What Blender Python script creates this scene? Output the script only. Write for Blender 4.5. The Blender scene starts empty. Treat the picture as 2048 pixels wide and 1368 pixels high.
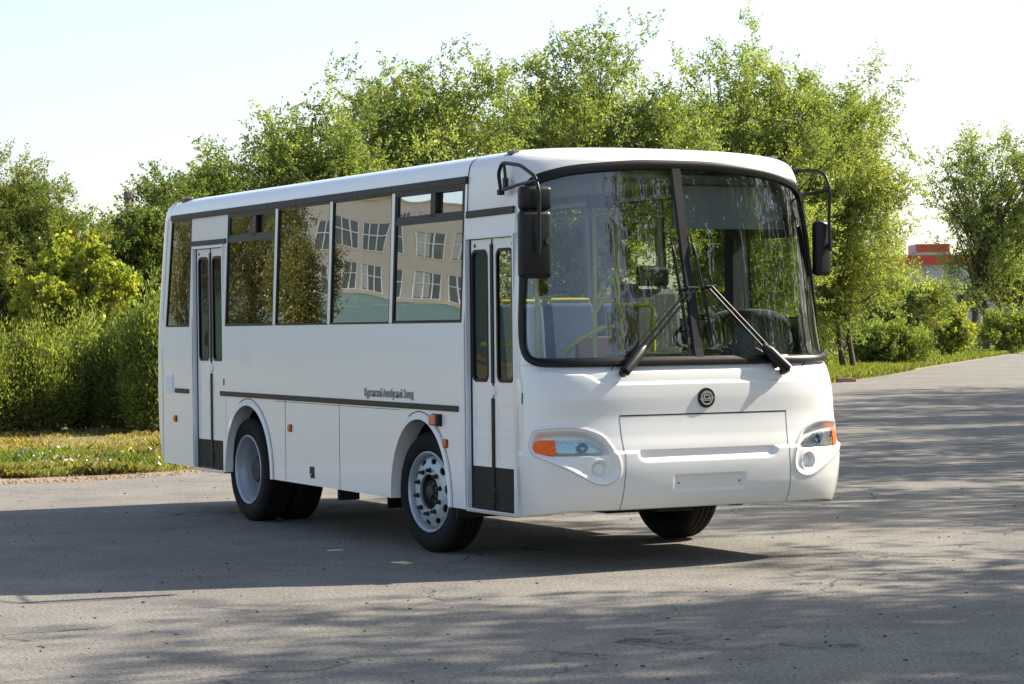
import bpy, bmesh, math, random
import numpy as np
from mathutils import Vector, Matrix
R = math.radians
random.seed(7)
rng = np.random.default_rng(7)
sc = bpy.context.scene
COL = sc.collection

# ------------------------------------------------------------------ camera
YAW, PITCH, ROLL, FPX = 2.6495, -.0059, -.0108, 4758.7
CP = np.array([16.1995, -9.117, 1.6946])
FW = np.array([math.cos(YAW)*math.cos(PITCH), math.sin(YAW)*math.cos(PITCH), math.sin(PITCH)])
_rt = np.array([math.sin(YAW), -math.cos(YAW), 0.0]); _up = np.cross(_rt, FW)
RT = _rt*math.cos(ROLL)+_up*math.sin(ROLL); UP = -_rt*math.sin(ROLL)+_up*math.cos(ROLL)
cam_d = bpy.data.cameras.new('camera'); cam = bpy.data.objects.new('camera', cam_d); COL.objects.link(cam)
cam_d.sensor_width = 36; cam_d.lens = FPX/2048*36; cam_d.clip_end = 3000; cam_d.clip_start = .1
M4 = Matrix(((RT[0], UP[0], -FW[0], CP[0]), (RT[1], UP[1], -FW[1], CP[1]), (RT[2], UP[2], -FW[2], CP[2]), (0, 0, 0, 1)))
cam.matrix_world = M4
sc.camera = cam

def at(px, py, D):
    """a place in the world given a bearing and a distance"""
    d = FW*FPX+RT*(px-1024)-UP*(py-684)
    return CP+d*(D/FPX)
def on_ground(px, D):
    p = at(px, 684, D); return np.array([p[0], p[1], 0.0])

# ------------------------------------------------------------------ light
SUN_EL, SUN_AZ = R(38), R(83)          # azimuth from +x towards +y
w = bpy.data.worlds.new('World'); sc.world = w; w.use_nodes = True
nt = w.node_tree; bg = nt.nodes['Background']
sky = nt.nodes.new('ShaderNodeTexSky'); sky.sky_type = 'NISHITA'; sky.sun_disc = False
sky.sun_elevation = SUN_EL; sky.sun_rotation = math.pi/2-SUN_AZ
sky.air_density = 1.0; sky.dust_density = 1.5; sky.ozone_density = .6; sky.altitude = 100
hs = nt.nodes.new('ShaderNodeHueSaturation'); hs.inputs['Saturation'].default_value = .86
nt.links.new(sky.outputs[0], hs.inputs['Color']); nt.links.new(hs.outputs[0], bg.inputs[0]); bg.inputs[1].default_value = .105
sd = bpy.data.lights.new('sun', 'SUN'); sd.energy = 5.0; sd.angle = R(.53); sd.color = (1, .90, .75)
so = bpy.data.objects.new('sun', sd); COL.objects.link(so)
sv = Vector((math.cos(SUN_AZ)*math.cos(SUN_EL), math.sin(SUN_AZ)*math.cos(SUN_EL), math.sin(SUN_EL)))
so.rotation_euler = sv.to_track_quat('Z', 'Y').to_euler(); so.location = (0, 20, 30)
sc.view_settings.view_transform = 'Standard'; sc.view_settings.look = 'None'
sc.view_settings.exposure = 1.2; sc.view_settings.gamma = 1
sc.cycles.max_bounces = 10; sc.cycles.transparent_max_bounces = 24
sc.cycles.sample_clamp_indirect = 6; sc.cycles.caustics_reflective = False; sc.cycles.caustics_refractive = False

# ------------------------------------------------------------------ materials
def new_mat(name):
    m = bpy.data.materials.new(name); m.use_nodes = True
    n = m.node_tree.nodes; return m, n, m.node_tree.links, n['Principled BSDF']
def pm(name, col, rough=.5, metal=0, coat=0, bump=0, bscale=20, var=0, vscale=3, spec=None, coat_rough=.04, bdist=.01):
    m, n, l, p = new_mat(name)
    p.inputs['Base Color'].default_value = (*col, 1); p.inputs['Roughness'].default_value = rough
    p.inputs['Metallic'].default_value = metal; p.inputs['Coat Weight'].default_value = coat
    p.inputs['Coat Roughness'].default_value = coat_rough
    if spec is not None: p.inputs['Specular IOR Level'].default_value = spec
    tc = n.new('ShaderNodeTexCoord')
    if var:
        t = n.new('ShaderNodeTexNoise'); t.inputs['Scale'].default_value = vscale; t.inputs['Detail'].default_value = 6
        l.new(tc.outputs['Object'], t.inputs['Vector'])
        mx = n.new('ShaderNodeMix'); mx.data_type = 'RGBA'
        mx.inputs['A'].default_value = (*[c*(1-var) for c in col], 1); mx.inputs['B'].default_value = (*[min(1, c*(1+var)) for c in col], 1)
        l.new(t.outputs['Fac'], mx.inputs['Factor']); l.new(mx.outputs['Result'], p.inputs['Base Color'])
    if bump:
        t = n.new('ShaderNodeTexNoise'); t.inputs['Scale'].default_value = bscale; t.inputs['Detail'].default_value = 3
        l.new(tc.outputs['Object'], t.inputs['Vector'])
        b = n.new('ShaderNodeBump'); b.inputs['Strength'].default_value = bump; b.inputs['Distance'].default_value = bdist
        l.new(t.outputs['Fac'], b.inputs['Height']); l.new(b.outputs[0], p.inputs['Normal'])
        if coat: l.new(b.outputs[0], p.inputs['Coat Normal'])
    return m
def glass_mat(name, tint, ior, gain=1.0, rough=0.0, wob=0, wscale=1.5, wdist=.02):
    m = bpy.data.materials.new(name); m.use_nodes = True; n = m.node_tree.nodes; l = m.node_tree.links
    n.clear(); out = n.new('ShaderNodeOutputMaterial')
    tr = n.new('ShaderNodeBsdfTransparent'); tr.inputs[0].default_value = (*tint, 1)
    gl = n.new('ShaderNodeBsdfGlossy'); gl.inputs['Roughness'].default_value = rough; gl.inputs[0].default_value = (1, 1, 1, 1)
    fr = n.new('ShaderNodeFresnel'); fr.inputs[0].default_value = ior
    mu = n.new('ShaderNodeMath'); mu.operation = 'MULTIPLY'; mu.inputs[1].default_value = gain; mu.use_clamp = True
    mx = n.new('ShaderNodeMixShader')
    l.new(fr.outputs[0], mu.inputs[0]); l.new(mu.outputs[0], mx.inputs[0]); l.new(tr.outputs[0], mx.inputs[1]); l.new(gl.outputs[0], mx.inputs[2]); l.new(mx.outputs[0], out.inputs[0])
    if wob:
        tc = n.new('ShaderNodeTexCoord'); t = n.new('ShaderNodeTexNoise'); t.inputs['Scale'].default_value = wscale; t.inputs['Detail'].default_value = 1
        b = n.new('ShaderNodeBump'); b.inputs['Strength'].default_value = wob; b.inputs['Distance'].default_value = wdist
        l.new(tc.outputs['Object'], t.inputs['Vector']); l.new(t.outputs['Fac'], b.inputs['Height']); l.new(b.outputs[0], gl.inputs['Normal'])
    return m
MAT = {}
MAT['paint'] = pm('white_paint', (.80, .80, .80), .42, coat=1, bump=.12, bscale=1.3, coat_rough=.05, bdist=.03)
MAT['fascia'] = pm('white_fibreglass', (.70, .70, .69), .4, coat=.8, bump=.06, bscale=2.2, coat_rough=.1, bdist=.03)
MAT['inner_white'] = pm('light_lining', (.45, .46, .46), .6)
MAT['black'] = pm('black_plastic', (.008, .009, .011), .42, spec=.3, bump=.1, bscale=150, bdist=.001)
MAT['rubber'] = pm('black_rubber', (.006, .006, .006), .35, spec=.2)
MAT['trim'] = pm('grey_rubber_trim', (.020, .019, .018), .5, spec=.3)
MAT['kick'] = pm('dark_kick_panel', (.024, .021, .018), .6, spec=.2, bump=.2, bscale=60, bdist=.001)
MAT['alu'] = pm('aluminium', (.62, .63, .64), .35, metal=.9)
MAT['tyre'] = pm('tyre_rubber', (.0095, .009, .0085), .8, spec=.25, var=.35, vscale=9, bump=.25, bscale=40, bdist=.002)
MAT['rim'] = pm('silver_rim', (.42, .46, .50), .42, metal=.35, var=.12, vscale=14, bump=.15, bscale=60, bdist=.001)
MAT['rim_rear'] = pm('grey_rim', (.40, .44, .48), .45, metal=.25, var=.12, vscale=10)
MAT['dark_metal'] = pm('dark_metal', (.03, .028, .026), .6, var=.4, vscale=20)
MAT['under'] = pm('underbody_black', (.012, .012, .012), .9, bump=.3, bscale=10)
MAT['seam'] = pm('seam_dark', (.12, .12, .12), .8)
MAT['seam_black'] = pm('seam_black', (.02, .02, .02), .8)
MAT['glass'] = glass_mat('tinted_side_glass', (.34, .36, .32), 2.1, 3.2, wob=.10, wscale=1.3, wdist=.008)
MAT['doorglass'] = glass_mat('door_glass', (.62, .66, .55), 1.45, 1.0, wob=.2)
MAT['ws'] = glass_mat('windscreen_glass', (.74, .81, .80), 1.8, 1.35, wob=.15, wscale=2, wdist=.008)
MAT['lensglass'] = glass_mat('lens_glass', (.80, .90, .93), 1.5, 1.3)
MAT['amber'] = pm('amber_plastic', (.85, .12, .002), .35, spec=.25, coat=.1, bump=.6, bscale=120, bdist=.002, var=.3, vscale=30)
MAT['redorange'] = pm('red_orange_plastic', (.55, .055, .015), .25, coat=1, bump=.5, bscale=100, bdist=.002)
MAT['chrome'] = pm('reflector', (.50, .55, .58), .35, metal=1, bump=.5, bscale=35, bdist=.01)
MAT['yellow'] = pm('yellow_rail', (.86, .72, .03), .35, coat=.4)
MAT['seat'] = pm('blue_seat_fabric', (.08, .13, .24), .9, var=.3, vscale=30)
MAT['seatgrey'] = pm('grey_seat_shell', (.09, .10, .13), .7)
MAT['brown'] = pm('brown_seat', (.20, .11, .085), .8)
MAT['dash'] = pm('dashboard', (.075, .073, .068), .32, coat=.35, coat_rough=.2)
MAT['floor'] = pm('bus_floor', (.12, .12, .12), .8)
MAT['blind'] = pm('sun_blind', (.52, .51, .49), .8)  # base colour lightened to imitate a pale building mirrored in the windscreen
MAT['silver_letter'] = pm('chrome_letter', (.28, .295, .27), .4, metal=.3)
MAT['white_plastic'] = pm('white_plastic', (.75, .77, .8), .5)
MAT['emblem_silver'] = pm('emblem_silver', (.42, .42, .41), .35, metal=.5)
MAT['roof_lamp'] = pm('smoked_lamp', (.10, .075, .075), .3, coat=.6)

# ------------------------------------------------------------------ mesh helpers
def link(name, me, mat=None, parent=None, smooth=False):
    o = bpy.data.objects.new(name, me); COL.objects.link(o)
    if mat is not None:
        for m in (mat if isinstance(mat, (list, tuple)) else [mat]): me.materials.append(m)
    if smooth: me.polygons.foreach_set('use_smooth', [True]*len(me.polygons))
    if parent is not None: o.parent = parent
    return o
class MB:
    def __init__(s): s.v = []; s.f = []; s.m = []
    def add(s, vs, fs, mi=0):
        b = len(s.v); s.v += [tuple(float(c) for c in p) for p in vs]; s.f += [tuple(b+i for i in f) for f in fs]; s.m += [mi]*len(fs); return s
    def quad(s, a, b, c, d, mi=0): return s.add([a, b, c, d], [(0, 1, 2, 3)], mi)
    def box(s, x0, x1, y0, y1, z0, z1, mi=0, rot=None, piv=None):
        vs = [(x, y, z) for x in (x0, x1) for y in (y0, y1) for z in (z0, z1)]
        if rot is not None: vs = [tuple(rot @ (Vector(p)-Vector(piv))+Vector(piv)) for p in vs]
        return s.add(vs, [(0, 1, 3, 2), (4, 6, 7, 5), (0, 4, 5, 1), (2, 3, 7, 6), (0, 2, 6, 4), (1, 5, 7, 3)], mi)
    def tube(s, pts, r, seg=10, cap=True, mi=0):
        P = [Vector(p) for p in pts]; rr = r if isinstance(r, (list, tuple)) else [r]*len(P)
        vs = []; n0 = None
        for i, p in enumerate(P):
            t = ((P[min(i+1, len(P)-1)]-P[max(i-1, 0)])).normalized()
            if n0 is None: n0 = t.orthogonal().normalized()
            n0 = (n0-t*n0.dot(t)).normalized(); b = t.cross(n0)
            for k in range(seg):
                a = 2*math.pi*k/seg; vs.append(p+(n0*math.cos(a)+b*math.sin(a))*rr[i])
        fs = []
        for i in range(len(P)-1):
            for k in range(seg):
                k2 = (k+1) % seg; fs.append((i*seg+k, i*seg+k2, (i+1)*seg+k2, (i+1)*seg+k))
        if cap: fs += [tuple(range(seg))[::-1], tuple((len(P)-1)*seg+k for k in range(seg))]
        return s.add(vs, fs, mi)
    def prism(s, pts, off, mi=0):
        n = len(pts); off = Vector(off); vs = [Vector(p) for p in pts]+[Vector(p)+off for p in pts]
        return s.add(vs, [tuple(range(n))[::-1], tuple(range(n, 2*n))]+[(i, (i+1) % n, n+(i+1) % n, n+i) for i in range(n)], mi)
    def lathe(s, prof, seg=64, c=(0, 0, 0), mi=0, close=False):
        vs = []
        for (y, r) in prof:
            for k in range(seg):
                a = 2*math.pi*k/seg; vs.append((c[0]+r*math.cos(a), c[1]+y, c[2]+r*math.sin(a)))
        fs = []; n = len(prof)
        for i in range(n if close else n-1):
            j = (i+1) % n
            for k in range(seg):
                k2 = (k+1) % seg; fs.append((i*seg+k, i*seg+k2, j*seg+k2, j*seg+k))
        return s.add(vs, fs, mi)
    def build(s, name, mat, parent=None, smooth=False, bevel=0, bseg=2, fix=True, angle=None):
        me = bpy.data.meshes.new(name); me.from_pydata(s.v, [], s.f)
        if any(s.m): me.polygons.foreach_set('material_index', s.m)
        bm = bmesh.new(); bm.from_mesh(me)
        if bevel:
            es = [e for e in bm.edges if len(e.link_faces) == 2 and e.calc_face_angle(0) > R(30)]
            bmesh.ops.bevel(bm, geom=es, offset=bevel, segments=bseg, profile=.5, affect='EDGES', clamp_overlap=True)
        if fix: bmesh.ops.recalc_face_normals(bm, faces=bm.faces[:])
        bm.to_mesh(me); bm.free()
        o = link(name, me, mat, parent, smooth)
        if smooth or angle:
            me.polygons.foreach_set('use_smooth', [True]*len(me.polygons))
            try: me.set_sharp_from_angle(angle=R(angle or 40))
            except Exception: pass
        return o
def empty(name, loc, label, cat, group=None, kind=None):
    o = bpy.data.objects.new(name, None); COL.objects.link(o); o.location = loc; o.empty_display_size = .3
    return tag(o, label, cat, group, kind)
def tag(o, label=None, cat=None, group=None, kind=None):
    if label: o['label'] = label
    if cat: o['category'] = cat
    if group: o['group'] = group
    if kind: o['kind'] = kind
    return o
def np_mesh(name, V, F, mat, parent=None, smooth=False, col=None, k=None):
    """V (n,3) float, F (m,k) int; optional per-vertex colour"""
    me = bpy.data.meshes.new(name); V = np.asarray(V, np.float32); F = np.asarray(F, np.int32); m, k = F.shape
    me.vertices.add(len(V)); me.vertices.foreach_set('co', V.ravel())
    me.loops.add(m*k); me.loops.foreach_set('vertex_index', F.ravel())
    me.polygons.add(m); me.polygons.foreach_set('loop_start', np.arange(0, m*k, k, dtype=np.int32)); me.polygons.foreach_set('loop_total', np.full(m, k, np.int32))
    if col is not None:
        ca = me.color_attributes.new('tint', 'FLOAT_COLOR', 'POINT')
        c4 = np.ones((len(V), 4), np.float32); c4[:, :3] = col; ca.data.foreach_set('color', c4.ravel())
    me.update(calc_edges=True); me.validate()
    return link(name, me, mat, parent, smooth)
def grid_faces(nr, nc):
    i, j = np.meshgrid(np.arange(nr-1), np.arange(nc-1), indexing='ij'); a = (i*nc+j).ravel()
    return np.stack([a, a+1, a+nc+1, a+nc], 1)

# ------------------------------------------------------------------ front surface of the bus
_T = np.array([
[.36,2.00,1.50,1.285,4],[.42,2.03,1.50,1.295,4],[.50,2.075,1.5,1.305,4],[.60,2.103,1.5,1.315,4],[.72,2.112,1.5,1.322,4],[.84,2.105,1.5,1.325,4],[.95,2.082,1.5,1.322,4],
[1.08,2.068,1.5,1.315,4],[1.19,2.070,1.5,1.306,4],[1.30,2.062,1.5,1.294,3.9],[1.38,2.045,1.5,1.284,3.7],[1.44,2.005,1.5,1.275,3.6],[1.49,1.988,1.5,1.268,3.5],[1.62,1.957,1.5,1.258,3.4],[1.8,1.918,1.5,1.247,3.3],
[2.0,1.873,1.5,1.239,3.2],[2.24,1.82,1.49,1.2286,3.1],[2.5,1.767,1.47,1.2175,3],[2.7,1.725,1.43,1.209,3],[2.8,1.705,1.38,1.203,3],[2.86,1.695,1.33,1.193,3],[2.9,1.68,1.28,1.172,3],[2.93,1.655,1.2,1.135,3],[2.955,1.61,1.1,1.06,2.9],[2.975,1.53,1.0,.93,2.8],[2.99,1.40,.9,.75,2.6],[3.0,1.2,.85,.5,2.4],[3.006,1.0,.8,.05,2.2]])
def _pchip(x, xs, ys):
    h = np.diff(xs); d = np.diff(ys)/h; m = np.zeros_like(ys)
    m[1:-1] = np.where(d[:-1]*d[1:] > 0, 2*d[:-1]*d[1:]/(d[:-1]+d[1:]+1e-12), 0); m[0] = d[0]; m[-1] = d[-1]
    i = np.clip(np.searchsorted(xs, x)-1, 0, len(xs)-2); t = (x-xs[i])/h[i]
    return ((1+2*t)*(1-t)**2)*ys[i]+t*(1-t)**2*h[i]*m[i]+t*t*(3-2*t)*ys[i+1]+t*t*(t-1)*h[i]*m[i+1]
_rc = {}
XB = .6
def ring(z):
    k = round(float(z), 5)
    if k in _rc: return _rc[k]
    xc, x0, W, n = [float(_pchip(z, _T[:, 0], _T[:, c])) for c in (1, 2, 3, 4)]
    ph = np.pi/2*(1-np.linspace(0, 1, 500))
    y = W*np.cos(ph)**(2/n); x = x0+(xc-x0)*np.sin(ph)**(2/n)
    if W > 1.25 and z < 1.8:
        s = np.clip((1.80-x)/.27, 0, 1); s = s*s*(3-2*s); y = y*(1-(1-1.25/W)*s)
    x = np.concatenate([x, np.linspace(x[-1], XB, 60)[1:]]); y = np.concatenate([y, np.full(59, y[-1])])
    a = np.concatenate([[0], np.cumsum(np.hypot(np.diff(x), np.diff(y)))])
    _rc[k] = (a, x, y); return _rc[k]
def F0(a, z):
    a = np.asarray(a, float); A, X, Y = ring(z); aa = np.abs(a)
    return np.stack([np.interp(aa, A, X), np.sign(a)*np.interp(aa, A, Y), np.full(a.shape, float(z))], -1)
def a_at_x(z, x):
    A, X, Y = ring(z); return float(np.interp(-x, -X, A))
def FN(a, z):
    a = np.asarray(a, float); e = .02
    zl, zh = max(z-e, .361), min(z+e, 3.0)
    da = F0(a+e, z)-F0(a-e, z); dz = F0(a, zh)-F0(a, zl)
    n = np.cross(da, dz); n /= (np.linalg.norm(n, axis=-1, keepdims=True)+1e-9); return n
HEAD = np.array([(-1.354,.939),(-1.315,.985),(-1.135,1.001),(-1.03,1.0),(-.943,.985),(-.837,.940),(-.775,.86),(-.735,.78),(-.725,.70),(-.753,.645),(-.82,.612),(-.907,.617),(-.998,.661),(-1.121,.725),(-1.258,.785),(-1.345,.825),(-1.378,.88)])
def catmull(P, sub=6):
    P = np.asarray(P, float); n = len(P); out = []
    for i in range(n):
        p0, p1, p2, p3 = P[i-1], P[i], P[(i+1) % n], P[(i+2) % n]
        for t in np.arange(sub)/sub:
            out.append(.5*((2*p1)+(-p0+p2)*t+(2*p0-5*p1+4*p2-p3)*t*t+(-p0+3*p1-3*p2+p3)*t**3))
    return np.array(out)
HEADC = catmull(HEAD, 4)
def sdist(a, z, poly):
    """signed distance, positive inside"""
    a = np.asarray(a, float); d = np.full(a.shape, 9.0); ins = np.zeros(a.shape, bool)
    for i in range(len(poly)):
        p, q_ = poly[i-1], poly[i]; e = q_-p
        t = np.clip(((a-p[0])*e[0]+(z-p[1])*e[1])/(e@e+1e-12), 0, 1)
        d = np.minimum(d, np.hypot(a-p[0]-t*e[0], z-p[1]-t*e[1]))
        if (p[1] > z) != (q_[1] > z):
            ins ^= a < (p[0]+(z-p[1])*(q_[0]-p[0])/(q_[1]-p[1]))
    return np.where(ins, d, -d)
def ss(x, a, b):
    t = np.clip((x-a)/(b-a), 0, 1); return t*t*(3-2*t)
def disp(a, z):
    """relief pressed into the fibreglass front, metres along the normal"""
    a = np.asarray(a, float); b = -np.abs(a); d = np.zeros(a.shape)
    zc = .822+.0*b
    fade = 1-ss(-b, 1.35, 1.6)
    d += .020*(1-ss(z, zc-.003, zc+.016))*fade-.006*fade
    cz = 1.298+.075*ss(-b, .78, .97)+.02*ss(-b, 1.0, 1.2)
    d -= .016*ss(z, cz-.004, cz+.014)*(1-ss(-b, 1.15, 1.35))
    # long groove under the hatch
    gx = .585-.05*ss(.8-z, 0, .06)
    g = (1-ss(-b, gx-.04, gx))*ss(z, .752, .790)*(1-ss(z, .822, .834))
    d -= .032*g
    # plate field
    d -= .010*(1-ss(-b, .285, .295))*ss(z, .548, .556)*(1-ss(z, .648, .656))
    sd_ = sdist(b, z, HEADC)
    up = ss(z, .806, .822)
    d += sdm(sd_, .004, -.006, .014)*1.0
    d -= ss(sd_, .005, .055)*.044*up
    d -= ss(sd_, .012, .045)*.022*(1-up)
    r = np.hypot(b+.873, z-.716)
    d -= (1-ss(r, .045, .062))*.03*(1-up)
    d += sdm(r, .064, .0, .01)*(1-up)*1.2
    return d
def sdm(x, c, h0, w):
    return .006*np.exp(-((x-c)/w)**2)
def FD(a, z, off=0):
    a = np.asarray(a, float); return F0(a, z)+FN(a, z)*(disp(a, z)+off)[..., None]
def fpt(a, z, off=0): return FD(np.array([a]), z, off)[0]

def ys(z): return 1.25-.0427*np.clip((z-1.74), 0, 1.2)
def xs_(x, z): return x+(.09*min(max(z-1.74, 0), 1.1)+.0)*min(max((-4.95-x)/.5, 0), 1)
def sp(x, z, s=-1, off=0): return (xs_(x, z), s*(float(ys(z))+off), z)
def zb(x): return .386-.0088*x

# ================================================================== BUS
bus = empty('bus', (0, 0, 0), 'white city bus with two folding doors standing on the asphalt yard', 'bus')

# ---- body side panels
def side_wall(mb, s, openings, arches, x_start=-5.60, x_end=1.54):
    xb = sorted(set([x_start, x_end, .80, -4.95]+[v for o in openings for v in o[:2]]+[v for c, a_, h in arches for v in (c-a_, c+a_)]))
    zbk = sorted(set([1.10, 1.74, 2.745, 2.80]+[v for o in openings for v in o[2:] if v > .5]))
    for i in range(len(xb)-1):
        x0, x1 = xb[i], xb[i+1]; xm = (x0+x1)/2
        ztop = 2.80 if xm < .8 else 2.53
        arch = next((A for A in arches if A[0]-A[1] < xm < A[0]+A[1]), None)
        zs = [None]+[z for z in zbk if z <= ztop+1e-6]
        if abs(zs[-1]-ztop) > 1e-6: zs.append(ztop)
        for j in range(len(zs)-1):
            z0 = zs[j]; z1 = zs[j+1]; zm = ((.6 if z0 is None else z0)+z1)/2
            if any(o[0] < xm < o[1] and o[2] < zm < o[3] for o in openings): continue
            n = max(1, int((x1-x0)/.35))
            X = np.linspace(x0, x1, n+1)
            if z0 is None and arch:
                c, a_, h = arch; X = c-a_*np.cos(np.linspace(0, np.pi, 41)); X = np.concatenate([[x0], X[(X > x0+1e-4) & (X < x1-1e-4)], [x1]])
                Z0 = [float(zb(x)+(h-zb(x))*max(0, 1-((x-c)/a_)**2)**(1/2.15)) for x in X]
            else: Z0 = [zb(x) if z0 is None else z0 for x in X]
            b = len(mb.v); vs = []
            for x, zz in zip(X, Z0): vs += [sp(x, zz, s), sp(x, z1, s)]
            fs = [(2*k, 2*k+2, 2*k+3, 2*k+1) if s < 0 else (2*k, 2*k+1, 2*k+3, 2*k+2) for k in range(len(X)-1)]
            mb.add(vs, fs)
ARCH = [(-3.42, .535, 1.045), (.035, .50, 1.022)]
WINS = [(-5.50, -4.88, 1.742, 2.745), (-3.95, -2.83, 1.742, 2.745), (-2.77, -1.67, 1.742, 2.745), (-1.61, -.485, 1.742, 2.745), (-.425, .745, 1.742, 2.745)]
RD = (-4.80, -4.03, .2, 2.475); FDR = (.79, 1.54, .2, 2.355)
mb = MB(); side_wall(mb, -1, WINS+[RD, FDR], ARCH); mb.build('side_panel', MAT['paint'], bus, fix=False)
mb = MB(); side_wall(mb, 1, WINS[1:]+[(-5.50, -4.10, 1.742, 2.745), (.80, 1.54, 1.742, 2.50)], ARCH); mb.build('side_panel', MAT['paint'], bus, fix=False)
# inner lining of the side walls (thickness of the body)
for s in (-1, 1):
    mb = MB(); op = WINS+[RD, FDR] if s < 0 else WINS[1:]+[(-5.50, -4.10, 1.742, 2.745), (.80, 1.54, 1.742, 2.50)]
    m2 = MB(); side_wall(m2, s, op, [])
    vs = [(x, y-s*.05, max(z, 1.10)) for x, y, z in m2.v]
    mb.add(vs, [f[::-1] for f in m2.f])
    for (x0, x1, z0, z1) in op:          # reveals
        for (p, q_) in (((x0, z0), (x0, z1)), ((x0, z1), (x1, z1)), ((x1, z1), (x1, z0)), ((x1, z0), (x0, z0))):
            if p[1] < .5 and q_[1] < .5: continue
            (xa, za), (xb_, zb_) = p, q_
            za = max(za, .42); zb_ = max(zb_, .42)
            a, b = sp(xa, za, s, -.003), sp(xb_, zb_, s, -.003)
            mb.quad(a, b, (b[0], b[1]-s*.05, b[2]), (a[0], a[1]-s*.05, a[2]))
    mb.build('wall_lining', MAT['inner_white'], bus, fix=False)

# ---- front fascia (below the windscreen), cowl and pillars
def shell_rows(rows, mb_name, mat, parent, arange, n):
    V = []
    for z in rows:
        a0, a1 = arange(z); aa = np.linspace(a0, a1, n); V.append(FD(aa, z) if z < 1.5 else F0(aa, z))
    V = np.concatenate(V); return V, grid_faces(len(rows), n)
def amax(z):
    return a_at_x(z, 1.54 if z < 2.356 else .80)
ZW0, ZW1 = 1.437, 2.872
OPEN = [(1.437, 1.20), (1.445, 1.27), (1.46, 1.315), (1.50, 1.355), (1.58, 1.374), (1.75, 1.353), (2.03, 1.30), (2.40, 1.25), (2.59, 1.218), (2.66, 1.195), (2.70, 1.17), (2.745, 1.12), (2.785, 1.0), (2.825, .80), (2.86, .40), (2.872, 0.001)]
oz = np.array([p[0] for p in OPEN]); oa = np.array([p[1] for p in OPEN])
def aw(z): return float(np.interp(z, oz, oa))
rows = list(np.arange(.385, .53, .015))+list(np.arange(.53, 1.03, .0085))+list(np.arange(1.03, 1.27, .02))+list(np.arange(1.27, 1.437, .0085))+[1.437]
def low_edge(a):  # the skirt hangs a little lower at the corners
    return .432-.05*ss(abs(a), 1.0, 1.5)
V = []
NA = 400
for i, z in enumerate(rows):
    am = a_at_x(z, 1.54); aa = np.linspace(-am, am, NA)
    P = FD(aa, z); lo = low_edge(aa); dz = np.clip(lo-z, 0, 1)
    P[:, 2] += dz; V.append(P)
V = np.concatenate(V)
fas = np_mesh('front_fascia', V, grid_faces(len(rows), NA), MAT['fascia'], bus, True)
# pillars and brow
rows = list(np.unique(np.concatenate([np.linspace(1.437, 1.5, 8), np.linspace(1.5, 2.35, 30), [2.3559, 2.3561], np.linspace(2.37, 2.78, 24), np.linspace(2.79, 2.872, 22)])))
Vs = []; Fs = []; base = 0
for s in (-1, 1):
    V = []
    for z in rows:
        am = amax(z); aa = np.linspace(s*aw(z), s*am, 60) if s > 0 else np.linspace(-am, -aw(z), 60)
        V.append(F0(aa, z))
    V = np.concatenate(V); Vs.append(V); Fs.append(grid_faces(len(rows), 60)+base); base += len(V)
rows2 = list(np.linspace(2.872, 2.90, 8))+list(np.linspace(2.905, 2.97, 14))+list(np.linspace(2.975, 3.0059, 14))
V = []
for z in rows2:
    am = a_at_x(z, .80); V.append(F0(np.linspace(-am, am, 200), z))
V = np.concatenate(V); Vs.append(V); Fs.append(grid_faces(len(rows2), 200)+base)
np_mesh('front_cap', np.concatenate(Vs), np.concatenate(Fs), MAT['fascia'], bus, True)

# ---- roof
mb = MB(); prof = []
for z in (2.80, 2.83, 2.86, 2.88, 2.90, 2.915, 2.93, 2.943, 2.955, 2.966, 2.975, 2.983, 2.99, 2.996, 3.0, 3.005):
    W = float(_pchip(z, _T[:, 0], _T[:, 3])); prof.append((W, z))
line = [(-W, z) for W, z in prof]+[(0, 3.006)]+[(W, z) for W, z in prof[::-1]]
X = [.795]+list(np.linspace(.7, -5.0, 8))+[-5.3, -5.42, -5.5]
V = np.array([[(x if i < len(X)-1 else x, y*(1-.0*max(0, -5.2-x)), z-.10*max(0, (-5.25-x))*(1 if abs(y) < 1.1 else .3)) for (y, z) in line] for i, x in enumerate(X)]).reshape(-1, 3)
roof = np_mesh('roof', V, grid_faces(len(X), len(line)), MAT['paint'], bus, True)
mbr = MB(); mbr.box(.1, .75, -.42, .42, 2.99, 3.035); mbr.build('roof_hatch', MAT['trim'], bus, bevel=.02)

# ---- rear end
RZ = [(.43, 5.66), (.5, 5.72), (.6, 5.78), (.8, 5.84), (1.13, 5.87), (1.5, 5.85), (1.76, 5.81), (2.1, 5.78), (2.4, 5.75), (2.75, 5.71), (2.83, 5.69), (2.88, 5.66), (2.92, 5.60), (2.955, 5.53)]
V = []
for z, xr in RZ:
    x0 = 5.60-.09*min(max(z-1.74, 0), 1.1)-(.02 if z > 2.8 else 0); W = float(ys(z)) if z < 2.8 else float(_pchip(z, _T[:, 0], _T[:, 3]))
    if z < .5: W -= .02
    ph = np.linspace(0, np.pi, 61)
    y = -W*np.sign(np.cos(ph))*np.abs(np.cos(ph))**(2/6.5); x = -(x0+max(.01, xr-x0)*np.abs(np.sin(ph))**(2/6.5))
    V.append(np.stack([x, y, np.full(61, z)], 1))
np_mesh('rear_panel', np.concatenate(V), grid_faces(len(RZ), 61)[:, ::-1], MAT['paint'], bus, True)

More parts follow.
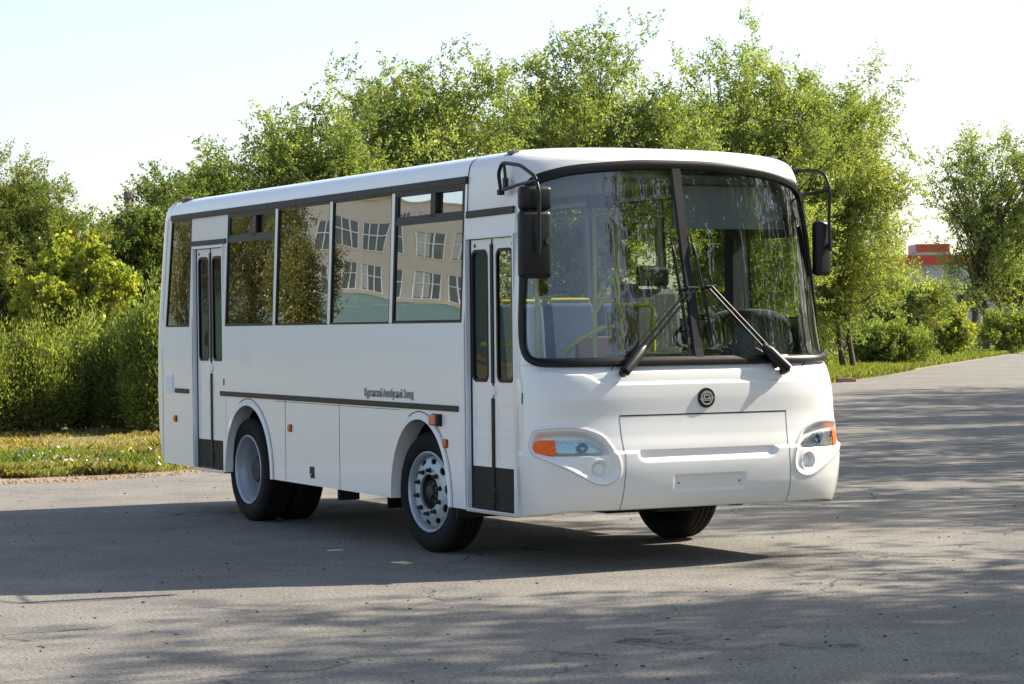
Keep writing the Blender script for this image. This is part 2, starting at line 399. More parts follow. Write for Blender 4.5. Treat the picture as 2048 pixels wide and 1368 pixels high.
# ---- thin strips lying on the side or on the front
def side_strip(mb, x0, z0, x1, z1, w, off=.003, s=-1, th=.0):
    d = Vector((x1-x0, z1-z0)).normalized(); nx, nz = -d.y*w/2, d.x*w/2
    n = max(1, int(abs(z1-z0)/.4), int(abs(x1-x0)/.6))
    P = [(x0+(x1-x0)*t/n, z0+(z1-z0)*t/n) for t in range(n+1)]
    for i in range(n):
        (xa, za), (xb_, zb_) = P[i], P[i+1]
        q = [(xa-nx, za-nz), (xb_-nx, zb_-nz), (xb_+nx, zb_+nz), (xa+nx, za+nz)]
        if th: mb.prism([sp(x, z, s, off-th) for x, z in q], (0, s*th, 0))
        else: mb.add([sp(x, z, s, off) for x, z in q], [(0, 1, 2, 3)])
def front_ribbon(mb, path, w, off=.002, closed=False, skirt=0, wi=None):
    P = np.asarray(path, float); n = len(P)
    wi = w/2 if wi is None else wi; wo = w/2 if wi is None else w-wi
    T = (np.roll(P, -1, 0)-np.roll(P, 1, 0)) if closed else np.gradient(P, axis=0)
    T /= np.linalg.norm(T, axis=1, keepdims=True)+1e-9; N = np.stack([-T[:, 1], T[:, 0]], 1)
    rows_ = []
    for (k, o_) in (([(-wo, -skirt)] if skirt else [])+[(-wo, off), (wi, off)]+([(wi, -skirt)] if skirt else [])):
        q = P+N*k
        rows_.append([FD(np.array([a]), min(max(z, .362), 3.0), o_)[0] for a, z in q])
    vs = [p for r_ in rows_ for p in r_]; fs = []
    m = n if closed else n-1
    for r_ in range(len(rows_)-1):
        for i in range(m):
            j = (i+1) % n; fs.append((r_*n+i, r_*n+j, (r_+1)*n+j, (r_+1)*n+i))
    mb.add(vs, fs)

# seams
for q in ((-2.575, .40, -2.575, 1.10, .007), (-1.45, .40, -1.45, 1.10, .007), (-5.605, .44, -5.605, 2.79, .008), (-3.955, .45, -3.955, 1.07, .004), (-2.8, 1.088, -.30, 1.075, .004)):
    mb = MB(); side_strip(mb, *q, .0015); mb.build('panel_seam', MAT['seam'], bus, fix=False)
mb = MB()
V = [F0(np.array([-a_at_x(z, x)]), z)[0] for x in (.792, .804) for z in np.linspace(2.57, 3.0, 26)]
side_strip(mb, .798, 2.53, .798, 2.802, .012, .003)
zz = np.linspace(2.80, 3.0, 14)
Pa = [np.array([.792, -float(_pchip(z, _T[:, 0], _T[:, 3]))-.003, z+.002]) for z in zz]
for i in range(13):
    a, b = Pa[i], Pa[i+1]; mb.quad(a, a+(.012, 0, 0), b+(.012, 0, 0), b)
mb.build('cap_seam', MAT['seam_black'], bus, fix=False)
# hatch outline on the front
mb = MB()
front_ribbon(mb, [(a, 1.078) for a in np.linspace(-.697, .697, 60)], .010, .001)
mb.build('hatch_gap', MAT['seam_black'], bus, fix=False)
for s in (-1, 1):
    mb = MB(); front_ribbon(mb, [(s*(.695-.012*math.exp(-((z-.78)/.14)**2)), z) for z in np.linspace(1.078, .436, 70)], .006, .001)
    mb.build('hatch_gap', MAT['seam'], bus, fix=False); mb = MB()
    o = catmull(HEAD, 5); front_ribbon(mb, [(-s*p[0]*1.0, p[1]) if s > 0 else (p[0], p[1]) for p in o], .0028, .0008, closed=True)
    mb.build('headlight_surround_seam', MAT['seam'], bus, fix=False)
# plate screws
for a in (-.255, .25):
    mb = MB(); p = fpt(a, .60, .003); mb.tube([p, p+np.array([.004, 0, 0])], .006, 8); mb.build('plate_screw', MAT['dark_metal'], bus)

# ---- gutter, belt trim
mb = MB(); side_strip(mb, -5.50, 2.775, .795, 2.775, .055, .022, th=.022); mb.build('gutter_rail', MAT['trim'], bus, bevel=.006)
mb = MB(); side_strip(mb, -5.55, 2.775, .795, 2.775, .055, .02, s=1, th=.02)
mb.build('gutter_rail', MAT['trim'], bus, bevel=.006)
mb = MB(); side_strip(mb, -4.075, 1.130, .69, 1.107, .044, .014, th=.014); mb.build('belt_trim', MAT['trim'], bus, bevel=.005)
mb = MB(); side_strip(mb, -5.25, 1.136, -4.90, 1.134, .044, .014, th=.014); mb.build('belt_trim', MAT['trim'], bus, bevel=.005)
mb = MB(); side_strip(mb, .79, 2.52, 1.525, 2.525, .052, .014, th=.014); mb.build('door_header_trim', MAT['trim'], bus, bevel=.005)
mb = MB(); side_strip(mb, -4.845, 2.513, -3.985, 2.510, .045, .014, th=.014); mb.build('door_header_trim', MAT['trim'], bus, bevel=.005)

# ---- wheel arch trims
def arch_path(c, a_, h, k=1.0, n=48, e=2.15):
    P = []
    for t in np.linspace(0, np.pi, n):
        x = c-a_*k*math.cos(t); z0 = zb(x); P.append((x, z0+(h-z0+(k-1)*.6)*abs(math.sin(t))**(2/e) if True else 0))
    return P
for (c, a_, h) in ARCH:
    for s in (-1, 1):
        mb = MB(); P0 = arch_path(c, a_, h, .985); P1 = arch_path(c, a_, h, 1.06)
        P2 = arch_path(c, a_, h, 1.075); P3 = arch_path(c, a_, h, 1.10)
        for i in range(len(P0)-1):
            if s < 0:
                for (A, B, o1, o2) in ((P0, P1, .016, .012), (P0, P0, .016, -.14)):
                    if A is B: vs = [sp(*A[i], s, o1), sp(*A[i+1], s, o1), sp(*A[i+1], s, o2), sp(*A[i], s, o2)]
                    else: vs = [sp(*A[i], s, o1), sp(*A[i+1], s, o1), sp(*B[i+1], s, o2), sp(*B[i], s, o2)]
                    mb.add(vs, [(0, 1, 2, 3)])
                mb.add([sp(*P1[i], s, .012), sp(*P1[i+1], s, .012), sp(*P1[i+1], s, .0), sp(*P1[i], s, .0)], [(0, 1, 2, 3)])
            else:
                mb.add([sp(*P0[i], s, .016), sp(*P0[i+1], s, .016), sp(*P1[i+1], s, .003), sp(*P1[i], s, .003)], [(0, 1, 2, 3)])
        ar = mb.build('wheel_arch_trim', MAT['paint'], bus, fix=False)
        if s < 0:
            m2 = MB()
            for i in range(18, len(P2)-1):
                m2.add([sp(*P2[i], s, .002), sp(*P2[i+1], s, .002), sp(*arch_path(c, a_, h, 1.088)[i+1], s, .002), sp(*arch_path(c, a_, h, 1.088)[i], s, .002)], [(0, 1, 2, 3)])
            m2.build('trim_seam', MAT['seam_black'], ar, fix=False)
        # inner wheel housing
        mb = MB(); Pz = arch_path(c, a_+.02, h+.02)
        for i in range(len(Pz)-1):
            (xa, za), (xb_, zb_) = Pz[i], Pz[i+1]
            mb.add([(xa, s*1.235, za), (xb_, s*1.235, zb_), (xb_, s*.62, zb_), (xa, s*.62, za)], [(0, 1, 2, 3)])
        n = len(Pz); mb.add([(x, s*.62, z) for x, z in Pz], [tuple(range(n))])
        mb.build('wheel_housing', MAT['under'], bus, fix=False)

# ---- underbody
mb = MB(); mb.box(-5.5, 1.45, -.60, .60, .74, .78); mb.box(-5.5, -4.0, .6, 1.19, .74, .78); mb.box(-2.84, -.5, .6, 1.19, .74, .78); mb.box(-2.84, -.5, -1.19, -.6, .74, .78); mb.box(.58, 1.45, .6, 1.19, .74, .78)
mb.box(-5.2, 1.85, -.45, -.36, .40, .62); mb.box(-5.2, 1.85, .36, .45, .40, .62)
mb.box(-2.8, -2.0, .4, 1.15, .36, .74); mb.box(-1.7, -.9, .45, 1.1, .46, .74); mb.box(-1.9, -1.05, -.75, -.4, .40, .70)
mb.box(-5.5, -4.4, -.6, .9, .42, .74); mb.box(.9, 1.75, -.62, -.35, .38, .50)
mb.tube([(0, -1.0, .44), (0, 1.0, .44)], .06, 10); mb.tube([(-3.6, -1.0, .45), (-3.6, 1.0, .45)], .09, 12); mb.tube([(-3.6, -.25, .45), (-3.6, .25, .45)], .2, 14)
mb.build('underbody', MAT['under'], bus)
mb = MB(); mb.box(1.58, 1.9, -.30, .0, .385, .425); mb.build('tow_bracket', MAT['under'], bus, bevel=.005)
mb = MB(); mb.box(1.35, 1.55, 1.0, 1.2, .395, .43); mb.build('bumper_bracket', MAT['under'], bus, bevel=.005)
mb = MB(); mb.box(-1.66, -1.62, -1.18, -1.0, .30, .42); mb.build('hanging_bracket', MAT['under'], bus)
mb = MB(); mb.box(-.62, -.605, -1.22, -.85, .30, .42); mb.build('mud_flap', MAT['rubber'], bus)
mb = MB(); mb.box(.57, .585, -1.22, -.85, .30, .42); mb.build('mud_flap', MAT['rubber'], bus)

# ---- wheels
def tyre_prof():
    P = [(-.100, .300), (-.118, .318), (-.130, .350), (-.133, .385), (-.126, .418), (-.112, .442), (-.096, .455), (-.085, .459)]
    for g in (-.05, 0, .05): P += [(g-.006, .4595), (g-.005, .447), (g+.005, .447), (g+.006, .4595)]
    P += [(-y, r) for y, r in P[:8]][::-1]
    return P
def lugs(mb, n, r, y0, y1, rad, ph=0, only=None):
    for k in range(n) if only is None else (only,):
        a = 2*math.pi*k/n+ph; c = (r*math.cos(a), r*math.sin(a))
        vs = []
        for yy, rr in ((y0, rad), (y1, rad), (y1-.012, rad*.45)):
            for j in range(6):
                b = math.pi/3*j; vs.append((c[0]+rr*math.cos(b), yy, c[1]+rr*math.sin(b)))
        fs = [(i*6+j, i*6+(j+1) % 6, (i+1)*6+(j+1) % 6, (i+1)*6+j) for i in range(2) for j in range(6)]+[tuple(range(12, 18))]
        mb.add(vs, fs)
        mb.add(*((lambda: ([(c[0]+rr*math.cos(b*math.pi/3), yy, c[1]+rr*math.sin(b*math.pi/3)) for yy, rr in ((y0+.004, rad*1.45), (y0-.004, rad*1.45)) for b in range(6)], [(0,1,2,3,4,5), (11,10,9,8,7,6)]+[(j, (j+1) % 6, 6+(j+1) % 6, 6+j) for j in range(6)]))()))
def disc_y(r):  # front steel disc profile (outer face towards -y)
    return float(np.interp(r, [.10, .135, .190, .205, .240, .262, .277], [-.118, -.120, -.120, -.116, -.102, -.094, -.070]))
def wheel_front(loc, flip, steer):
    w_ = bpy.data.objects.new('wheel', None); COL.objects.link(w_); w_.parent = bus; w_.location = loc
    w_.rotation_euler = (0, 0, (math.pi if flip else 0)+steer)
    MB().lathe(tyre_prof(), 72).build('tyre', MAT['tyre'], w_, smooth=True, angle=35)
    m = MB(); m.lathe([(-.104, .306), (-.124, .308), (-.128, .300), (-.122, .291), (-.108, .284), (-.085, .280), (-.066, .277)], 72)
    nh = 10; N = 24
    for k in range(nh):
        t0 = 2*math.pi*k/nh+.12; ha = math.pi/nh
        inner, outer = [], []
        for j in range(N):
            b = 2*math.pi*j/N
            er, et = .235+.021*math.sin(b), (.036*math.cos(b))/.235
            inner.append((er, t0+et))
            cx, cy = math.cos(b), math.sin(b); kk = 1/max(abs(cx), abs(cy))
            outer.append((.2345+.0405*cy*kk, t0+ha*cx*kk))
        pos = lambda r, t: (r*math.cos(t), disc_y(r), r*math.sin(t))
        vs = [pos(*p) for p in outer]+[pos(*p) for p in inner]+[(pos(*p)[0], pos(*p)[1]+.012, pos(*p)[2]) for p in inner]
        fs = [(j, (j+1) % N, N+(j+1) % N, N+j) for j in range(N)]+[(N+j, N+(j+1) % N, 2*N+(j+1) % N, 2*N+j) for j in range(N)]
        m.add(vs, fs)
    m.lathe([(disc_y(r), r) for r in (.194, .185, .16, .135)]+[(-.10, .133)], 72)
    rim = m.build('rim', MAT['rim'], w_, smooth=True, angle=38)
    m = MB(); m.lathe([(-.02, .27), (.0, .2), (.0, .1)], 40); m.build('brake_drum', MAT['under'], w_)
    m = MB(); m.lathe([(-.100, .134), (-.07, .130), (-.045, .120), (-.05, .092), (-.095, .082), (-.10, .055), (-.118, .048), (-.122, .03), (-.122, .001)], 40); lugs(m, 8, .068, -.09, -.108, .009); m.build('hub', MAT['dark_metal'], w_, smooth=True, angle=30)
    for k in range(10): m = MB(); lugs(m, 10, .166, -.120, -.150, .0155, .2, k); m.build('lug_nut', MAT['dark_metal'], w_)
    return w_
def wheel_rear(loc, flip, outer=True):
    w_ = bpy.data.objects.new('wheel', None); COL.objects.link(w_); w_.parent = bus; w_.location = loc
    w_.rotation_euler = (0, 0, math.pi if flip else 0)
    MB().lathe(tyre_prof(), 72).build('tyre', MAT['tyre'], w_, smooth=True, angle=35)
    m = MB(); m.lathe([(-.104, .306), (-.124, .308), (-.128, .300), (-.122, .290), (-.105, .284), (-.075, .280), (-.06, .272), (-.02, .262), (.06, .258), (.085, .25)], 72)
    m.build('rim', MAT['rim_rear'], w_, smooth=True, angle=50)
    m = MB(); m.lathe([(.085, .25), (.10, .22), (.105, .15), (.09, .12), (.09, .001)], 48); m.build('wheel_disc', MAT['dark_metal'], w_, smooth=True, angle=40)  # dark material puts the shade of the deep dish into the disc colour
    if outer:
        m = MB(); m.lathe([(.09, .12), (-.03, .115), (-.05, .10), (-.055, .0)], 40); m.build('hub', MAT['dark_metal'], w_, smooth=True, angle=30)
        for k in range(10): m = MB(); lugs(m, 10, .165, .10, .065, .016, 0, k); m.build('lug_nut', MAT['dark_metal'], w_)
    return w_
wheel_front((0, -1.045, .459), False, R(4.6)); wheel_front((0, 1.035, .459), True, R(4.6))
wheel_rear((-3.6, -1.062, .459), False); wheel_rear((-3.6, -.755, .459), False, False)
wheel_rear((-3.6, 1.062, .459), True); wheel_rear((-3.6, .755, .459), True, False)

# ---- side windows
def pane(x0, x1, z0, z1, s, off, mb, nz=4):
    q = np.random.default_rng(int(abs(x0*1000+z0*77)) % 9999); t0, t1, bu = q.normal()*.0007, q.normal()*.0006, .0006+.0008*q.random(); n = 14
    us = np.linspace(-1, 1, n+1); vs = [sp(x0+(x1-x0)*(u+1)/2, z0+(z1-z0)*(v+1)/2, s, off-.002+t0*u+t1*v+bu*(1-u*u)*(1-v*v)) for v in us for u in us]
    mb.add(vs, [tuple(f) for f in grid_faces(n+1, n+1)])
def frame_rect(mb, x0, x1, z0, z1, w_, s, off, th=.012):
    for (a, b, c, d) in ((x0, x1, z0, z0+w_), (x0, x1, z1-w_, z1), (x0, x0+w_, z0+w_, z1-w_), (x1-w_, x1, z0+w_, z1-w_)):
        mb.prism([sp(a, c, s, off-th), sp(b, c, s, off-th), sp(b, d, s, off-th), sp(a, d, s, off-th)], (0, s*th, 0))
for wi_, (x0, x1, z0, z1) in enumerate(WINS):
    mb = MB(); frame_rect(mb, x0-.004, x1+.004, z0-.004, z1, .016 if wi_ not in (1, 4) else .022, -1, .003)
    wf = mb.build('side_window', MAT['rubber'], bus)
    mb = MB()
    if wi_ in (1, 4):
        pane(x0, x1, z0, 2.50, -1, -.006, mb, 3); xd = x0+.55*(x1-x0)
        pane(x0, xd, 2.50, z1, -1, -.010, mb, 1)
        mb.build('pane', MAT['glass'], wf, fix=False, smooth=True, angle=80)
        mb = MB(); pane(xd-.01, x1, 2.50, z1, -1, -.032, mb, 1); mb.build('sliding_pane', MAT['glass'], wf, fix=False, smooth=True, angle=80)
        mb = MB(); mb.prism([sp(x0, 2.49, -1, -.012), sp(x1, 2.49, -1, -.012), sp(x1, 2.532, -1, -.012), sp(x0, 2.532, -1, -.012)], (0, -.014, 0))
        frame_rect(mb, x0+.015, x1-.015, 2.532, z1-.012, .022, -1, .0, .02)
        mb.prism([sp(xd-.035, 2.53, -1, -.02), sp(xd+.045, 2.53, -1, -.02), sp(xd+.045, z1-.01, -1, -.02), sp(xd-.035, z1-.01, -1, -.02)], (0, -.02, 0))
        mb.build('sliding_frame', MAT['black'], wf)
    else:
        pane(x0, x1, z0, z1, -1, -.006, mb); mb.build('pane', MAT['glass'], wf, fix=False, smooth=True, angle=80)
for x in (-2.80, -1.64, -.455):
    mb = MB(); mb.prism([sp(x-.024, 1.742, -1, 0), sp(x+.024, 1.742, -1, 0), sp(x+.024, 2.745, -1, 0), sp(x-.024, 2.745, -1, 0)], (0, -.008, 0)); mb.build('window_post', MAT['alu'], bus, bevel=.003)
for (x0, x1, z0, z1) in WINS[1:]+[(-5.50, -4.10, 1.742, 2.745), (.80, 1.54, 1.742, 2.50)]:
    mb = MB(); frame_rect(mb, x0-.004, x1+.004, z0-.004, z1, .018, 1, .003); wf = mb.build('side_window', MAT['rubber'], bus)
    mb = MB(); pane(x0, x1, z0, z1, 1, -.006, mb); mb.build('pane', MAT['doorglass'], wf, fix=False)

# ---- doors
def rrect(x0, x1, z0, z1, r, n=6):
    P = []
    for cx, cz, a0 in ((x1-r, z1-r, 0), (x0+r, z1-r, 90), (x0+r, z0+r, 180), (x1-r, z0+r, 270)):
        for k in range(n+1):
            a = R(a0+90*k/n); P.append((cx+r*math.cos(a), cz+r*math.sin(a)))
    return P
def holed_rect(mb, X0, X1, Z0, Z1, hole, yf):
    """rect with a rounded hole, in the x-z plane"""
    cx = sum(p[0] for p in hole)/len(hole); cz = sum(p[1] for p in hole)/len(hole); n = len(hole)
    hx0, hx1 = min(p[0] for p in hole), max(p[0] for p in hole); hz0, hz1 = min(p[1] for p in hole), max(p[1] for p in hole)
    out = []
    for (x, z) in hole:
        u = (x-cx)/((hx1-hx0)/2); v = (z-cz)/((hz1-hz0)/2); k = 1/max(abs(u), abs(v)); u *= k; v *= k
        out.append((X0+(X1-X0)*(u+1)/2, Z0+(Z1-Z0)*(v+1)/2))
    vs = [(x, yf, z) for x, z in out]+[(x, yf, z) for x, z in hole]+[(x, yf+.025, z) for x, z in hole]
    fs = [(i, (i+1) % n, n+(i+1) % n, n+i) for i in range(n)]+[(n+i, n+(i+1) % n, 2*n+(i+1) % n, 2*n+i) for i in range(n)]
    # corners
    mb.add(vs, fs)
    for (X, Z) in ((X0, Z0), (X0, Z1), (X1, Z0), (X1, Z1)):
        cand = [p for p in out if abs(p[0]-X) < .6*(X1-X0) and abs(p[1]-Z) < .6*(Z1-Z0)]
        onx = [p for p in cand if abs(p[0]-X) < 1e-6]; onz = [p for p in cand if abs(p[1]-Z) < 1e-6]
        if onx and onz:
            a = min(onx, key=lambda p: abs(p[1]-Z)); b = min(onz, key=lambda p: abs(p[0]-X))
            if a != b: mb.add([(X, yf, Z), (a[0], yf, a[1]), (b[0], yf, b[1])], [(0, 1, 2)])
def bus_door(xo0, xo1, zbm, ztop, zkick, g0, g1, gz0, gz1, leaves, yf=-1.207):
    d = bpy.data.objects.new('entrance_door', None); COL.objects.link(d); d.parent = bus
    mbf = MB()
    for (a, b) in ((xo0-.002, xo0+.016), (xo1-.016, xo1+.002)): mbf.box(a, b, -1.245, yf+.06, zbm, ztop)
    mbf.box(xo0, xo1, -1.24, yf+.06, ztop-.015, ztop+.004)
    mbf.build('door_jamb', MAT['white_plastic'], d)
    for li, (l0, l1) in enumerate(leaves):
        gl0, gl1 = g0[li], g1[li]
        m = MB(); hole = rrect(gl0, gl1, gz0, gz1, .055)
        holed_rect(m, l0, l1, gz0-.08, ztop-.022, hole, yf)
        m.box(l0, l1, yf, yf+.03, zkick, gz0-.08)
        m.box(l0, l1, yf+.0255, yf+.03, gz0-.08, gz0-.01); m.box(l0, gl0-.01, yf+.0255, yf+.03, gz0-.01, ztop-.022); m.box(gl1+.01, l1, yf+.0255, yf+.03, gz0-.01, ztop-.022)
        leaf = m.build('door_leaf', MAT['paint'], d)
        m = MB(); P = rrect(gl0-.004, gl1+.004, gz0-.004, gz1+.004, .058); Pi = rrect(gl0+.018, gl1-.018, gz0+.018, gz1-.018, .045); n = len(P)
        m.add([(x, yf-.006, z) for x, z in P]+[(x, yf-.006, z) for x, z in Pi]+[(x, yf+.004, z) for x, z in P]+[(x, yf+.012, z) for x, z in Pi],
              [(i, (i+1) % n, n+(i+1) % n, n+i) for i in range(n)]+[(i, (i+1) % n, 2*n+(i+1) % n, 2*n+i) for i in range(n)]+[(n+i, n+(i+1) % n, 3*n+(i+1) % n, 3*n+i) for i in range(n)])
        m.build('glass_seal', MAT['rubber'], leaf)
        m = MB(); m.add([(x, yf+.006, z) for x, z in Pi], [tuple(range(n))]); m.build('glass', MAT['doorglass'], leaf, fix=False)
        m = MB(); m.box(l0+.002, l1-.002, yf-.003, yf+.03, zbm+.012, zkick-.001); m.build('kick_panel', MAT['kick'], leaf)
        m = MB()
        for q0, q1 in ((gz0-.17, gz0-.34), (gz0-.40, zkick+.05)):   # pressed outlines of the lower panel
            P = rrect(l0+.05, l1-.05, q1, q0, .03); P2 = rrect(l0+.056, l1-.056, q1+.006, q0-.006, .027); n2 = len(P)
            m.add([(x, yf-.0015, z) for x, z in P]+[(x, yf-.0015, z) for x, z in P2], [(i, (i+1) % n2, n2+(i+1) % n2, n2+i) for i in range(n2)])
        m.build('pressed_line', MAT['white_plastic'], leaf, fix=False)
        hx = l0+.06 if li == 0 else l1-.06
        m = MB(); m.tube([(hx, yf+.002, ztop-.065), (hx, yf-.004, ztop-.065)], .014, 12); m.build('bolt_hole', MAT['rubber'], leaf)
    xm = (leaves[0][1]+leaves[1][0])/2
    m = MB(); m.box(xm-.019, xm+.019, yf-.010, yf+.02, gz0-.01, ztop-.06); m.box(xm-.019, xm+.019, yf-.010, yf+.02, zbm+.012, gz0-.12)
    m.build('rubber_seal', MAT['rubber'], d)
    m = MB(); m.tube([(xm+.01, yf-.012, gz0-.065), (xm+.01, yf+.01, gz0-.065)], .035, 18); m.box(xm-.05, xm+.03, yf-.008, yf, gz0-.085, gz0-.045); m.build('door_lock', MAT['white_plastic'], d)
    m = MB(); m.tube([(xm+.018+.032*math.cos(t), yf-.008, zbm+.11+.045*math.sin(t)) for t in np.linspace(0, 2*math.pi, 20)], .005, 6, cap=False); m.build('pull_ring', MAT['dark_metal'], d)
    m = MB(); m.box(xo0+.016, xo0+.04, yf-.002, yf+.03, zbm+.01, ztop-.02); m.build('hinge_gap', MAT['rubber'], d)
    m = MB(); m.box(xo0, xo1, -1.252, yf+.25, zbm-.022, zbm+.006); m.build('door_sill', MAT['alu'], d, bevel=.004)
    m = MB(); m.box(xo0+.02, xo1-.02, yf+.10, yf+.9, zbm+.0, zbm+.02); m.box(xo0+.02, xo1-.02, yf+.42, yf+.44, zbm+.02, zbm+.3); m.build('step_well', MAT['floor'], d)
    return d
bus_door(.79, 1.54, .388, 2.355, .70, (.842, 1.222), (1.085, 1.470), 1.312, 2.258, ((.832-.0, 1.140), (1.172, 1.524)))
bus_door(-4.80, -4.03, .425, 2.475, .695, (-4.72, -4.365), (-4.47, -4.12), 1.425, 2.378, ((-4.762, -4.425), (-4.397, -4.045)))
# bright column behind the front door opening
mb = MB(); mb.box(.752, .785, -1.2535, -1.249, .40, 1.74); mb.build('door_post_trim', MAT['white_plastic'], bus)

# ---- windscreen
Zr = np.unique(np.concatenate([np.linspace(1.440, 1.5, 10), np.linspace(1.5, 2.66, 30), np.linspace(2.66, 2.868, 22)]))
for s in (-1, 1):
    V = []
    for z in Zr:
        aa = np.linspace(.02, aw(z)+.004, 40)*s
        V.append(F0(aa, z)-FN(aa, z)*.010)
    V = np.concatenate(V); fcs = grid_faces(len(Zr), 40)
    np_mesh('windscreen_pane', V, fcs if s > 0 else fcs[:, ::-1], MAT['ws'], bus, True)
half = [(a, z) for z, a in OPEN[1:]]
loop = [(1.20, 1.437)]+half[:-1]+[(.2, 2.868)]; loop = loop+[(-a, z) for a, z in loop[::-1]]
loop = np.array([(0, 1.437), (.6, 1.437)]+loop+[(-.6, 1.437)])
def resample(P, n):
    Q = np.vstack([P, P[:1]]); d = np.concatenate([[0], np.cumsum(np.linalg.norm(np.diff(Q, axis=0), axis=1))])
    t = np.linspace(0, d[-1], n+1)[:-1]; return np.stack([np.interp(t, d, Q[:, 0]), np.interp(t, d, Q[:, 1])], 1)
L = resample(catmull(loop, 4), 260)
for _ in range(3): L = (np.roll(L, 1, 0)+2*L+np.roll(L, -1, 0))/4
def fp_plain(a, z, off):
    z = min(max(z, .4), 2.99); return (F0(np.array([a]), z)+FN(np.array([a]), z)*off)[0]
T_ = np.roll(L, -1, 0)-np.roll(L, 1, 0); T_ /= np.linalg.norm(T_, axis=1, keepdims=True); N_ = np.stack([-T_[:, 1], T_[:, 0]], 1)
bandw = np.where(L[:, 1] > 2.7, .055, .046)
secs = [(-.012, -.01), (-.012, .010), (.004, .018), (.5, .016), (.93, .010), (1.0, -.006)]
rows_ = []
for (k, o_) in secs:
    kk = k if k < .01 else k*bandw
    q = L+N_*(kk if np.isscalar(kk) else kk[:, None]); rows_.append([fp_plain(a, z, o_) for a, z in q])
n = len(L); mb = MB()
mb.add([p for r_ in rows_ for p in r_], [(r_*n+i, r_*n+(i+1) % n, (r_+1)*n+(i+1) % n, (r_+1)*n+i) for r_ in range(len(secs)-1) for i in range(n)])
mb.build('windscreen_gasket', MAT['rubber'], bus, smooth=True, angle=60)
mb = MB(); zz = np.linspace(1.46, 2.87, 20)
for i in range(len(zz)-1):
    for (a0, o0, a1, o1) in ((-.045, -.005, -.034, .012), (-.034, .012, .034, .012), (.034, .012, .045, -.005)):
        mb.add([fp_plain(a0, zz[i], o0), fp_plain(a1, zz[i], o1), fp_plain(a1, zz[i+1], o1), fp_plain(a0, zz[i+1], o0)], [(0, 1, 2, 3)])
mb.build('windscreen_pillar', MAT['black'], bus, smooth=True, angle=60)

# ---- headlights
def lens_cols(s):
    A = np.concatenate([np.linspace(-1.352, -1.30, 7), np.linspace(-1.29, -.95, 30), np.linspace(-.94, -.845, 12)])
    top = np.interp(A, [-1.352, -1.335, -1.31, -1.28, -1.0, -.95, -.90, -.865, -.845], [.872, .905, .917, .922, .922, .912, .890, .860, .832])
    bot = np.interp(A, [-1.352, -1.335, -1.31, -1.28, -.90, -.86, -.845], [.862, .832, .820, .817, .817, .819, .826])
    return A, bot, top
def az_patch(A, bot, top, s, off, skirt, nz=8):
    mb = MB(); n = len(A); G = np.zeros((nz+1, n, 3))
    for j in range(nz+1):
        for i in range(n):
            z = bot[i]+(top[i]-bot[i])*j/nz; G[j, i] = (F0(np.array([s*abs(A[i])]), z)+FN(np.array([s*abs(A[i])]), z)*off)[0]
    mb.add(G.reshape(-1, 3), [tuple(f) for f in grid_faces(nz+1, n)])
    if skirt:
        edge = [(0, i) for i in range(n)]+[(j, n-1) for j in range(1, nz+1)]+[(nz, i) for i in range(n-2, -1, -1)]+[(j, 0) for j in range(nz-1, 0, -1)]
        vs = []
        for (j, i) in edge:
            z = bot[i]+(top[i]-bot[i])*j/nz; p = G[j, i]; vs += [p, p-FN(np.array([s*abs(A[i])]), z)[0]*skirt]
        m = len(edge); mb.add(vs, [(2*k, 2*((k+1) % m), 2*((k+1) % m)+1, 2*k+1) for k in range(m)])
    return mb
for s in (-1, 1):
    A, b_, t_ = lens_cols(s); k = A < -1.178
    hl = az_patch(A, b_, t_, s, -.046, 0).build('headlight', MAT['chrome'], bus, smooth=True, angle=60)
    az_patch(A[k], b_[k], t_[k], s, -.006, .04).build('turn_signal', MAT['amber'], hl, smooth=True, angle=50)
    k2 = A > -1.18; az_patch(A[k2], b_[k2], t_[k2], s, -.008, .03).build('lens', MAT['lensglass'], hl, smooth=True, angle=50)
    for (a0, z0, r0) in ((-.985, .868, .034),):
        c = (F0(np.array([s*abs(a0)]), z0)-FN(np.array([s*abs(a0)]), z0)*.04)[0]; nn = Vector(FN(np.array([s*abs(a0)]), z0)[0])
        m = MB(); m.lathe([(0, r0), (.004, r0*.98), (.022, r0*.7), (.03, r0*.3), (.03, .001)], 24)
        o = m.build('reflector_bowl', MAT['chrome'], hl, smooth=True)
        o.rotation_mode = 'QUATERNION'; o.rotation_quaternion = (-nn).to_track_quat('Y', 'Z'); o.location = c+np.array(nn)*.032
    fog = fpt(s*.873, .716, .0)
    m = MB(); m.tube([fog, fog+np.array(FN(np.array([s*.873]), .716)[0])*.004], .036, 20); m.build('fog_lamp_cover', MAT['white_plastic'], bus)

# ---- emblem
ec = fpt(.008, 1.188, .002); nn = Vector(FN(np.array([.008]), 1.188)[0])
em = bpy.data.objects.new('emblem', None); COL.objects.link(em); em.parent = bus; em.location = ec
em.rotation_mode = 'QUATERNION'; em.rotation_quaternion = (nn).to_track_quat('Z', 'Y')
